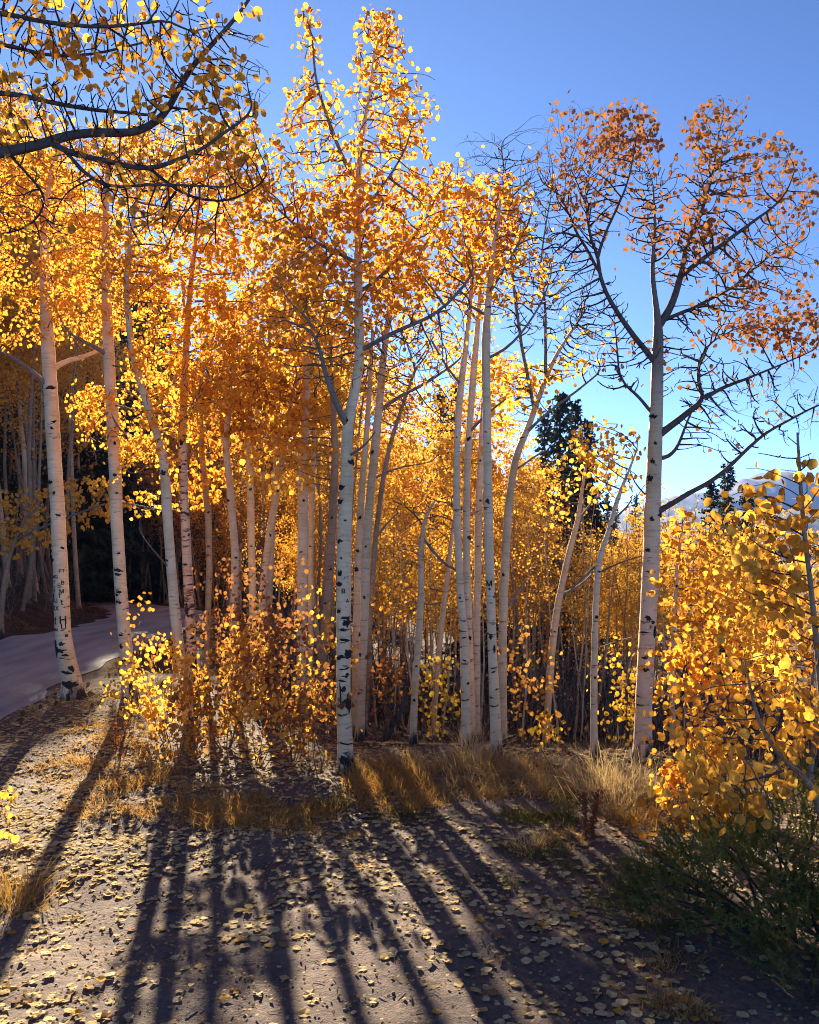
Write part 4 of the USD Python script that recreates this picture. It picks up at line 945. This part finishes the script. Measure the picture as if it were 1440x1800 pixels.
def dock(px, py, H, n, label):
    """A dry stalk with seed clusters."""
    c = G(px, py); root = thing('dry_stalk', c, label=label, cat='plant'); r = np.random.default_rng(px)
    for k in range(n):
        a = r.uniform(0, 2 * np.pi); o = np.array([np.cos(a), np.sin(a), 0]) * 0.02
        line = resample(np.array([o - [0, 0, 0.02], o * 2 + [0, 0, H * 0.5], o * (3 + 2 * r.random()) + [0, 0, H * r.uniform(0.8, 1.05)]]), 0.03)
        obj('stalk', tube(line, np.linspace(0.0035, 0.0015, len(line)), 5), 'twig_brown', root)
        m = 70; t = r.uniform(0.25, 1, m); i = (t * (len(line) - 1)).astype(int)
        obj('seed_head', scatter(LEAF6, line[i] + r.normal(size=(m, 3)) * 0.008, leaf_frames(m, r, -0.3), r.uniform(0.008, 0.018, m)), 'stalk_rust', root, kind='stuff')


dock(1032, 1478, 0.26, 5, 'rusty dry stalk with seed heads on the right grass edge')
dock(205, 1345, 0.36, 4, 'rusty dry stalk rising from the grass left of the yellow shrub')

# ------------------------------------------------------------------ background trees: a few kinds, each placed many times
def make_aspen_class(name, seed, H, crown_low, width, leaves, leaf_mat, bark='bark_cream', n=520, leaf=0.05, r0=0.05, bare=False):
    r = np.random.default_rng(seed); root = class_prim(name)
    zs = np.linspace(0, H, 9)
    wx = np.cumsum(r.normal(size=9) * 0.05 * H / 7); wy = np.cumsum(r.normal(size=9) * 0.05 * H / 7); wx -= wx[0]; wy -= wy[0]
    T = Trunk(np.c_[wx, wy, zs, np.linspace(r0, 0.008, 9)], seed)
    obj('trunk', T.mesh(9), bark, root, smooth=True)
    t = resample(T.a, 0.14)
    pts = list(t[:, :3]); parent = [-1] + list(range(len(pts) - 1)); given = list(t[:, 3]); fixed = [True] * len(pts); ok = [p[2] > crown_low * 0.85 for p in pts]
    q = r.normal(size=(n, 3)); q /= np.linalg.norm(q, axis=1, keepdims=True); q *= r.random((n, 1)) ** 0.4
    ctr = np.array([wx[6], wy[6], (H + crown_low) / 2 + 0.1]); A = ctr + q * [width, width, (H - crown_low) / 2 + 0.25]
    lump = meshkit.noise(A * 1.1 + seed, seed) > 0.36
    pts, parent = grow(pts, parent, ok, A[lump], 0.14, 1.6, 0.18, r, 0.35, 0.12)
    k = len(given); given = np.r_[given, np.zeros(len(pts) - k)]; fixed = np.r_[fixed, np.zeros(len(pts) - k, bool)]
    rad = pipe_radii(parent, 0.003, 2.4, given)
    tw = []
    for ch in chains_of(pts, parent, rad, fixed):
        rr = rad[ch].copy(); rr[0] = min(rr[0], rr[1]); tw.append(tube(pts[ch], rr, 3 if rr[0] < 0.01 else 5))
    if tw: obj('branches', merge(tw), 'twig_brown', root, smooth=True, kind='stuff')
    if leaves:
        cand = np.flatnonzero((rad < 0.008) & ~fixed)
        w = np.clip(meshkit.noise(pts[cand] * 1.8, seed + 2) - 0.2, 0.02, 1); src = r.choice(cand, leaves, p=w / w.sum())
        c = pts[src] + r.normal(size=(leaves, 3)) * 0.07
        obj('crown', scatter(LEAF6, c, leaf_frames(leaves, r), r.uniform(0.7, 1.25, leaves) * leaf), leaf_mat, root, kind='stuff')
    return root


A_CLASSES = [make_aspen_class('golden_aspen_kind_a', 301, 7.0, 2.6, 1.25, 5700, 'leaf_yellow'), make_aspen_class('golden_aspen_kind_b', 302, 6.2, 2.0, 1.1, 5100, 'leaf_gold'),
             make_aspen_class('golden_aspen_kind_c', 303, 8.0, 3.2, 1.4, 6300, 'leaf_yellow'), make_aspen_class('golden_aspen_kind_d', 304, 5.0, 1.4, 1.0, 4500, 'leaf_gold'), make_aspen_class('golden_aspen_kind_e', 305, 4.6, 3.65, 1.1, 3000, 'leaf_gold')]
POLE = [make_aspen_class('aspen_pole_kind_a', 311, 6.5, 3.0, 0.9, 260, 'leaf_gold', 'bark_cream', 160, 0.055, 0.035, True), make_aspen_class('aspen_pole_kind_b', 312, 5.5, 1.5, 0.8, 160, 'leaf_gold', 'bark_tan', 200, 0.055, 0.028, True)]
SLANT = [make_aspen_class('slope_aspen_kind_a', 321, 8.0, 4.0, 1.1, 420, 'leaf_gold', 'bark_tan', 200, 0.06, 0.06, True), make_aspen_class('slope_aspen_kind_b', 322, 7.0, 1.8, 1.0, 120, 'leaf_gold', 'bark_tan', 240, 0.06, 0.05, True)]


def make_conifer(name, seed, H, W):
    r = np.random.default_rng(seed); root = class_prim(name)
    z = np.linspace(-0.2, H, 8); obj('trunk', tube(np.c_[0 * z, 0 * z, z], np.linspace(0.02 * H, 0.01, 8), 8), 'conifer_bark', root, smooth=True)
    parts = []
    for k in range(210):
        h = (k + r.random()) / 210; zz = H * (0.05 + 0.94 * h ** 0.9); f = 1 - zz / H
        a = r.uniform(0, 2 * np.pi); L = W * (f ** 0.75) * r.uniform(0.5, 1.15) + 0.06
        m = max(5, int(L * 15)); t = np.linspace(0.1, 1, m)
        sag = r.uniform(-0.5, -0.1) if f > 0.12 else 0.5
        ax = np.stack([np.cos(a) * t * L, np.sin(a) * t * L, zz + (sag * t + 0.22 * t * t) * L], 1) + r.normal(size=(m, 3)) * 0.02
        for sd in (-1, 1):
            dr = np.tile([np.cos(a + sd * 0.8), np.sin(a + sd * 0.8), -0.45], (m, 1)) + r.normal(size=(m, 3)) * 0.35
            parts.append(blades(ax, dr, (0.09 + 0.20 * L * (1 - t * 0.7)) * r.uniform(0.6, 1.3, m), np.full(m, 0.05 + 0.008 * H), r, 2))
    obj('foliage', merge(parts), 'needle_dark', root, kind='stuff')
    return root


CON = [make_conifer('spruce_kind_a', 401, 9.0, 1.5), make_conifer('spruce_kind_b', 402, 7.0, 1.4)]

br = np.random.default_rng(77)
taken = []


def free(x, y, gap):
    for a, b in taken:
        if (a - x) ** 2 + (b - y) ** 2 < gap * gap: return False
    taken.append((x, y)); return True


def road_clear(x, y, m):
    return abs(x - float(road_mid(y))) > ROAD_HALF + m


def place(cls, name, px, Y, scale, lean, top=None, **kw):
    x = px_x(px, Y); z = float(ground_z(x, Y)) - 0.05
    return instance(cls, name, (x, Y, z), br.uniform(0, 6.28), scale, lean, **kw)


for u, Y, sc in [(0.9, 11.5, 0.95), (1.6, 12.6, 1.05)]:
    x = u - 0.24 * Y; free(x, Y, 0.1)
    instance(A_CLASSES[4], 'golden_aspen', (x, Y, float(ground_z(x, Y)) - 0.05), br.uniform(0, 6.28), (1, 1, 0.95 + 0.05 * sc), (br.normal() * 2, br.normal() * 2),
             label='golden leaved aspen in the dense sunlit stand behind the front trees', cat='tree', group='golden aspens behind the front trees')
n_bg = 0
for _ in range(900):                             # the sunlit golden stand behind the front trees
    Y = br.uniform(9.2, 34); px = br.uniform(150, 1130)
    x = px_x(px, Y)
    if not road_clear(x, Y, 0.7) or x < float(road_mid(Y)) or not free(x, Y, 1.25 + 0.02 * Y): continue
    sc = br.uniform(0.8, 1.15) * np.interp(px, [300, 700, 860, 940, 1130], [1.1, 1.0, 0.85, 0.6, 0.5])
    kind = int(br.choice([0, 2])) if px > 600 and Y < 18 else int(br.integers(0, 4)); gz = float(ground_z(x, Y))
    if x < 4.2 - 0.24 * (Y - 4) and Y < 32 and (x < -0.4 - 0.24 * (Y - 4) or br.random() < 0.9):      # down the slope towards the low sun the stand is young
        sc = min(sc, (0.36 * (Y - 6.4) + 0.2 - gz) / [7.0, 6.2, 8.0, 5.0][kind])
        if sc < 0.35: continue
    sc = min(sc, max(0.4, (P(px, np.interp(px, [680, 780, 900, 1000], [200, 400, 600, 790]), Y)[2] - gz) / [7.0, 6.2, 8.0, 5.0][kind]))
    if px > 900: sc = min(sc, max(0.4, (P(px, 790, Y)[2] - gz) / [7.0, 6.2, 8.0, 5.0][kind]))
    instance(A_CLASSES[kind], 'golden_aspen', (x, Y, float(ground_z(x, Y)) - 0.05), br.uniform(0, 6.28), sc, (br.normal() * 3, br.normal() * 3),
             label='golden leaved aspen in the dense sunlit stand behind the front trees', cat='tree', group='golden aspens behind the front trees')
    n_bg += 1
    if n_bg >= 95: break
for k in range(22):                              # low golden trees down the right slope
    Y = br.uniform(11, 30); px = br.uniform(1130, 1520); x = px_x(px, Y)
    if not free(x, Y, 1.2): continue
    sc = min(br.uniform(0.55, 0.8), max(0.25, (P(px, 885 + 20 * (k % 3), Y)[2] - float(ground_z(x, Y))) / [6.2, 5.0][k % 2]))
    instance(A_CLASSES[[1, 3][k % 2]], 'slope_edge_aspen', (x, Y, float(ground_z(x, Y)) - 0.05), br.uniform(0, 6.28), sc, (br.normal() * 3, br.normal() * 3),
             label='low golden aspen down the slope beyond the right thicket', cat='tree', group='golden aspens down the right slope')
n_s = 0
for _ in range(900):                             # the dark hillside left of the road
    Y = br.uniform(8, 34); left = float(road_mid(Y)) - ROAD_HALF - 1.0
    x = left - abs(br.normal()) * 4.5
    px = 720 + x / Y * F
    if px < -260 or not free(x, Y, 0.62): continue
    instance(SLANT[br.integers(0, 2)], 'hillside_aspen', (x, Y, float(ground_z(x, Y)) - 0.1), br.uniform(0, 6.28), br.uniform(0.7, 1.15), (br.normal() * 3, 9 + br.normal() * 4),
             label='slanting bare aspen trunk in the dark forest on the bank beyond the road', cat='tree', group='slanting trunks on the dark bank beyond the road')
    n_s += 1
    if n_s >= 120: break
for px, Y, sc in [(15, 17, 1.25), (65, 19, 1.3), (105, 22, 1.45), (140, 21, 1.2), (-25, 15.5, 1.2), (35, 22, 1.5), (-60, 18, 1.4), (85, 25, 1.6), (165, 27, 1.6), (-10, 20, 1.4)]:
    x = px_x(px, Y); x = min(x, float(road_mid(Y)) - ROAD_HALF - 0.5); free(x, Y, 0.1)
    instance(A_CLASSES[int(px) % 3], 'roadside_aspen', (x, Y, float(ground_z(x, Y)) - 0.05), br.uniform(0, 6.28), sc, (br.normal() * 2, br.normal() * 2),
             label='tall golden aspen on the bank beyond the road', cat='tree', group='tall golden aspens on the bank beyond the road')
for u, Y, top in [(-1.9, 30, 7.4), (-1.3, 29.5, 7.2), (-0.8, 30.5, 7.6), (-0.3, 29, 7.0), (0.3, 30, 7.4), (-1.6, 31.5, 7.9), (0.8, 29.5, 7.2), (-0.5, 27.6, 6.4)]:
    kk_ = int(Y * 2) % 2; Y += 3.2; top += 1.1; x = u - 0.24 * Y; gz = float(ground_z(x, Y)); sc = (top - gz) / [9, 7][kk_]; taken.append((x, Y))
    instance(CON[kk_], 'bend_spruce', (x, Y, gz - 0.1), br.uniform(0, 6.28), (1.05, 1.05, sc), (0, 0), label='dark spruce in the row behind the bend of the road', cat='tree', group='dark spruces behind the bend of the road')
n_p = 0
for _ in range(1200):                             # bare stems in the dark gaps of the middle
    Y = br.uniform(9.0, 17); px = br.uniform(560, 1230); x = px_x(px, Y)
    if not free(x, Y, 0.34): continue
    kk_ = int(br.integers(0, 2)); sc = br.uniform(0.55, 1.0)
    if px > 620: sc = min(sc, (P(px, br.uniform(860, 990), Y)[2] - float(ground_z(x, Y))) / [6.5, 5.5][kk_])
    instance(POLE[kk_], 'aspen_pole', (x, Y, float(ground_z(x, Y)) - 0.05), br.uniform(0, 6.28), sc, (br.normal() * 3, 4 + br.normal() * 5),
             label='thin bare aspen stem in the shadowy thicket down the slope', cat='tree', group='bare stems in the thicket down the slope')
    n_p += 1
    if n_p >= 150: break
for k, (u, Y, H) in enumerate([(-4.6, 29, 11), (-3.9, 33, 12), (-3.2, 30.5, 11), (-2.7, 35, 13), (-4.3, 37, 14), (-2.2, 38, 14), (-3.5, 41, 15), (-5.2, 33, 13), (-5.6, 38, 15), (-1.9, 33.5, 10), (-6.2, 30, 12), (-4.9, 25, 10), (-5.9, 22, 9), (-2.0, 30, 9), (-2.4, 27, 9), (-3.0, 27.5, 9), (-3.7, 27, 9), (-2.8, 32, 10), (-2.3, 43, 10), (-3.2, 45, 10), (-4.1, 44, 10), (-1.8, 41, 10), (-2.6, 39.5, 10), (-3.4, 36, 10), (-4.4, 41, 10)]):
    H = max(H, 0.36 * (Y - 8) + 4); x = u - 0.24 * Y
    if not road_clear(x, Y, 0.8): x -= 1.6
    taken.append((x, Y)); sc = H / [9, 7][k % 2]
    instance(CON[k % 2], 'bank_spruce', (x, Y, float(ground_z(x, Y)) - 0.1), br.uniform(0, 6.28), (sc * 1.15, sc * 1.15, sc), (0, 0),
             label='dark spruce among the trunks on the bank beyond the road', cat='tree', group='dark spruces on the bank beyond the road')
for k in range(22):
    Y = br.uniform(27.6, 29.2); x = br.uniform(-8.0, -5.2) - 0.25 * (Y - 28)
    if not road_clear(x, Y, 0.3): continue
    instance(SLANT[k % 2], 'hillside_aspen', (x, Y, float(ground_z(x, Y)) - 0.1), br.uniform(0, 6.28), br.uniform(0.5, 0.8), (br.normal() * 3, 10 + br.normal() * 5),
             label='slanting bare aspen trunk in the dark forest on the bank beyond the road', cat='tree', group='slanting trunks on the dark bank beyond the road')
for k in range(46):
    Y = br.uniform(29.6, 32.2); x = px_x(br.uniform(205, 420), Y)
    if not road_clear(x, Y, 0.3): continue
    instance(SLANT[k % 2], 'hillside_aspen', (x, Y, float(ground_z(x, Y)) - 0.1), br.uniform(0, 6.28), br.uniform(0.55, 0.85), (br.normal() * 3, 9 + br.normal() * 5),
             label='slanting bare aspen trunk in the dark forest on the bank beyond the road', cat='tree', group='slanting trunks on the dark bank beyond the road')
n_c = 0
for _ in range(400):
    Y = br.uniform(15, 44); left = float(road_mid(min(Y, 40))) - ROAD_HALF - 2.0
    x = left - abs(br.normal()) * 9 - 0.5; px = 720 + x / Y * F
    if px < -300 or not free(x, Y, 1.6): continue
    instance(CON[br.integers(0, 2)], 'bank_spruce', (x, Y, float(ground_z(x, Y)) - 0.1), br.uniform(0, 6.28), br.uniform(0.7, 1.2), (0, 2 + br.normal() * 2),
             label='dark spruce among the trunks on the bank beyond the road', cat='tree', group='dark spruces on the bank beyond the road')
    n_c += 1
    if n_c >= 70: break
for px, top, Y, lab in [(985, 690, 27, 'dark spruce tip above the golden trees left of the big dark aspen'), (1012, 702, 28, 'second dark spruce close right of the spruce left of the big dark aspen'), (958, 728, 26, 'short dark spruce left of the two spruces behind the golden trees'),
                        (1034, 738, 26.5, 'small dark spruce right of the pair of spruces behind the golden trees'), (800, 672, 45, 'dark spruce glimpsed between the centre aspen and the tight pair'), (775, 690, 46, 'dark spruce just left of the one glimpsed before the tight pair'),
                        (1280, 812, 26, 'tall dark spruce below the mountain at right'), (1250, 845, 25, 'dark spruce left of the tall one below the mountain'), (1312, 850, 25, 'dark spruce right of the tall one below the mountain'), (1350, 872, 26, 'low dark spruce at the right end of the row below the mountain'), (845, 985, 15, 'small dark green spruce between the white stems right of centre')]:
    x = px_x(px, Y); z = float(ground_z(x, Y)) - 0.3; H = px_z(top, Y) - z
    if H < 1: z = px_z(top, Y) - 5; H = 5
    instance(CON[int(px) % 2], 'spruce', (x, Y, z), br.uniform(0, 6.28), (max(0.75, H / [9, 7][int(px) % 2] * 1.1), max(0.75, H / [9, 7][int(px) % 2] * 1.1), H / [9, 7][int(px) % 2]), label=lab, cat='tree')
n_f = 0
for _ in range(500):                             # wooded hill far behind
    Y = br.uniform(46, 130); px = br.uniform(100, 1500); x = px_x(px, Y)
    if not free(x, Y, 2.4) or px > 1120: continue
    gold_one = br.random() < 0.3
    instance(A_CLASSES[br.integers(0, 4)] if gold_one else CON[br.integers(0, 2)], 'far_tree', (x, Y, float(ground_z(x, Y)) - 0.2), br.uniform(0, 6.28), br.uniform(0.7, 1.1), (0, 0),
             label='golden aspen on the far wooded slope' if gold_one else 'dark spruce on the far wooded slope', cat='tree', group='golden aspens on the far wooded slope' if gold_one else 'dark spruces on the far wooded slope')
    n_f += 1
    if n_f >= 200: break

lg = resample(np.array([[*P(648, 1336, 7.0), 0.035], [*P(690, 1275, 7.2), 0.03], [*P(716, 1222, 7.5), 0.02]]), 0.08)
lg[:, :3] += np.random.default_rng(3).normal(size=(len(lg), 3)) * 0.006
t_ = thing('fallen_log', lg[0, :3], label='dark dead branch propped up beside the centre aspen', cat='dead branch')
obj('log', tube(lg[:, :3] - lg[0, :3], lg[:, 3], 8), 'twig_dark', t_, smooth=True)
obj('stub', tube(np.array([lg[4, :3], lg[4, :3] + [0.05, -0.03, 0.10], lg[4, :3] + [0.07, -0.03, 0.2]]) - lg[0, :3], np.array([0.014, 0.009, 0.004]), 6), 'twig_dark', t_, smooth=True)

# tangled undergrowth in the shade below the stand and on the bank
ur = np.random.default_rng(91)
def brush(n, xs, ys, length, mat_, label, ok):
    x = ur.uniform(*xs, n * 2); y = ur.uniform(*ys, n * 2); k = ok(x, y); x, y = x[k][:n], y[k][:n]
    parts = []
    for a, b in zip(x, y):
        z = float(ground_z(a, b)); L = length * ur.uniform(0.5, 1.3); d = ur.normal(size=2) * 0.35; t = np.linspace(0, 1, 5)
        line = np.c_[a + d[0] * L * t + ur.normal(size=5) * 0.02, b + d[1] * L * t + ur.normal(size=5) * 0.02, z - 0.03 + L * t * (1 - 0.25 * t * abs(d).sum())]
        parts.append(tube(line, np.linspace(0.006, 0.002, 5), 3))
        for _ in range(5):
            s = line[ur.integers(1, 4)]; dd = ur.normal(size=3) * 0.22 * L + [0, 0, 0.2 * L]
            parts.append(tube(np.array([s, s + dd * 0.5 + ur.normal(size=3) * 0.02, s + dd]), np.array([0.003, 0.0025, 0.0015]), 3))
    obj('undergrowth', merge(parts), mat_, kind='stuff', label=label, cat='undergrowth')


brush(1000, (-2.0, 8.5), (9.8, 18), 0.95, 'twig_grey', 'grey tangled twigs in the shade under the trees', lambda x, y: (y > 9.8 + 0 * x) & (x > -0.16 * (y - 7.4) - 1.9))
brush(1300, (-2.0, 8.5), (9.8, 18), 0.95, 'twig_dark', 'dark tangled twigs in the shade under the trees', lambda x, y: (y > 9.8 + 0 * x) & (x > -0.16 * (y - 7.4) - 1.9))
brush(1100, (-16, -5.0), (9, 30), 1.1, 'twig_grey', 'dark brush on the bank beyond the road', lambda x, y: x < road_mid(y) - ROAD_HALF - 0.6)
lx = ur.uniform(-16, 7, 9000); ly = ur.uniform(7.0, 26, 9000)
kk = ((x_ := np.abs(lx - road_mid(ly))) > ROAD_HALF + 0.1)
kk &= (lx < -3) | (ur.random(9000) < 0.4)
lx, ly = lx[kk], ly[kk]
cl = np.c_[lx, ly, ground_z(lx, ly) + 0.01 + np.abs(ur.normal(size=len(lx))) * 0.10]
obj('low_leaves', scatter(LEAF6, cl, leaf_frames(len(cl), ur, 0), ur.uniform(0.03, 0.055, len(cl))), 'leaf_brown', kind='stuff', label='russet leaves and ground cover on the forest floor', cat='leaves')

# ------------------------------------------------------------------ fallen leaves on the clearing
fr = np.random.default_rng(31)
n = 62000
fx = fr.uniform(-4.3, 3.2, n); fy = fr.uniform(2.3, 8.8, n)
edge = np.interp(fx, [-4, -3, -1.8, -0.3, 1, 2.0, 2.6], [9.4, 8.7, 6.9, 6.5, 6.3, 5.6, 5.0]) + 0.3
dens = np.interp(fx, [-4, -1.5, -0.3, 0.8, 3], [1.0, 1.0, 0.5, 0.42, 0.36]) * np.clip((meshkit.fbm(np.stack([fx * 1.4, fy * 1.4, 0 * fx], -1), 3, 12) - 0.25) * 2.6, 0.15, 1)
dens *= np.clip((meshkit.fbm(np.stack([fx * 3.7, fy * 3.7, 0 * fx], -1), 2, 41) - 0.18) * 2.6, 0.35, 1.3)
dens *= np.interp(fy, [2.3, 3.4, 4.5], [0.55, 0.7, 1.0])
keep = (fr.random(n) < dens) & (fy < edge) & (np.abs(fx - road_mid(fy)) > ROAD_HALF * (1 - np.where(fr.random(n) < 0.05, 1.0, 0.4 * fr.random(n) ** 2)))
fx, fy = fx[keep], fy[keep]; n = len(fx)
fz = ground_z(fx, fy) + 0.003 + 0.005 * fr.random(n)
nor = fr.normal(size=(n, 3)) * [0.10, 0.10, 0] + [0, 0, 1]; tip = fr.normal(size=(n, 3)) * [1, 1, 0.05]
FR = frames(nor, tip); fs = fr.uniform(0.5, 1.2, n) * 0.035; fc = np.c_[fx, fy, fz]
ppx = 720 + fx / fy * F; ppy = 927 + (1.6 - fz) / fy * F
vis = (ppx > 8) & (ppx < 1432) & (ppy < 1792)
order = np.argsort(np.where(vis, -fs / fy, 1.0))
tv, tf = LEAF12
for k in order[:300]:
    s = fs[k]; curl = fr.uniform(-0.8, 2.2)
    v = tv * [1, 1, curl] @ FR[k].T * s
    p = thing('fallen_leaf', fc[k], label='pale fallen aspen leaf lying flat on the dark ground of the clearing', cat='leaf', group='fallen leaves on the clearing')
    obj('blade', (v[:13], tf[:12]), 'leaf_fallen', p); obj('stem', (v[13:], tf[12:] - 13), 'leaf_fallen', p)
rest = order[300:]
parts = [scatter(leaf_template(8, f_), fc[rest[i::3]], FR[rest[i::3]], fs[rest[i::3]]) for i, f_ in enumerate((0.06, 0.18, -0.10))]
obj('leaf_litter', merge(parts), 'leaf_fallen', kind='stuff', label='pale fallen aspen leaves scattered over the clearing', cat='leaves')
m = 42000; dx, dy = fr.uniform(-4.2, 3.0, m), fr.uniform(2.3, 8.4, m); ok_ = (fr.random(m) < np.interp(dx, [-2, 0.5, 3], [1, 0.5, 0.4])) & (np.abs(dx - road_mid(dy)) > ROAD_HALF)
dx, dy = dx[ok_], dy[ok_]; m = len(dx)
obj('leaf_crumbs', scatter(leaf_template(5, 0.2), np.c_[dx, dy, ground_z(dx, dy) + 0.004 + 0.004 * fr.random(m)], frames(fr.normal(size=(m, 3)) * [0.4, 0.4, 0] + [0, 0, 1], fr.normal(size=(m, 3)) * [1, 1, 0.1]), fr.uniform(0.005, 0.016, m)), 'leaf_fallen', kind='stuff', label='crumbs of broken leaves between the fallen leaves', cat='leaves')
m = 1500; dx, dy = fr.uniform(-3.6, 2.8, m), fr.uniform(2.3, 7.2, m); st = trimesh.creation.icosphere(1)
clods = []
for k in range(m):
    v = np.array(st.vertices) * (1 + 0.3 * (meshkit.noise(np.array(st.vertices) * 1.7 + k * 3.1, 4)[:, None] - 0.5)) * (0.002 + 0.007 * fr.random() ** 3) * [1, fr.uniform(0.7, 1.3), 0.7]
    clods.append((v + [dx[k], dy[k], float(ground_z(dx[k], dy[k])) + 0.002], np.array(st.faces)))
obj('soil_clods', merge(clods), 'soil', smooth=True, kind='stuff', label='crumbs of soil and small stones on the clearing', cat='soil')
# small debris: broken twigs and crumbs of soil
m = 1500; dx, dy = fr.uniform(-3.6, 2.6, m), fr.uniform(2.4, 6.8, m); a = fr.uniform(0, 3.14, m); L = fr.uniform(0.01, 0.06, m)
sticks = []
for i in range(m):
    d = np.array([np.cos(a[i]), np.sin(a[i])]) * L[i]; e = np.array([[dx[i], dy[i]], [dx[i] + d[0], dy[i] + d[1]]])
    sticks.append(tube(np.c_[e, ground_z(e[:, 0], e[:, 1]) + 0.004], np.array([0.0014, 0.001]), 3))
obj('ground_twigs', merge(sticks), 'twig_grey', kind='stuff', label='broken twigs strewn over the clearing', cat='twigs')

# ------------------------------------------------------------------ air
HAZE = 9.5e-5
mat('haze_air', {'v': ('principled_volume', {'color': (0.22, 0.42, 1.0), 'density': HAZE, 'anisotropy': 0.55})}, [], surface=None, volume='v.volume')
hb = trimesh.creation.box([5600, 5600, 360]); hb.apply_translation([0, 0, 360 / 2 - 110])
obj('haze', hb, 'haze_air', kind='stuff')
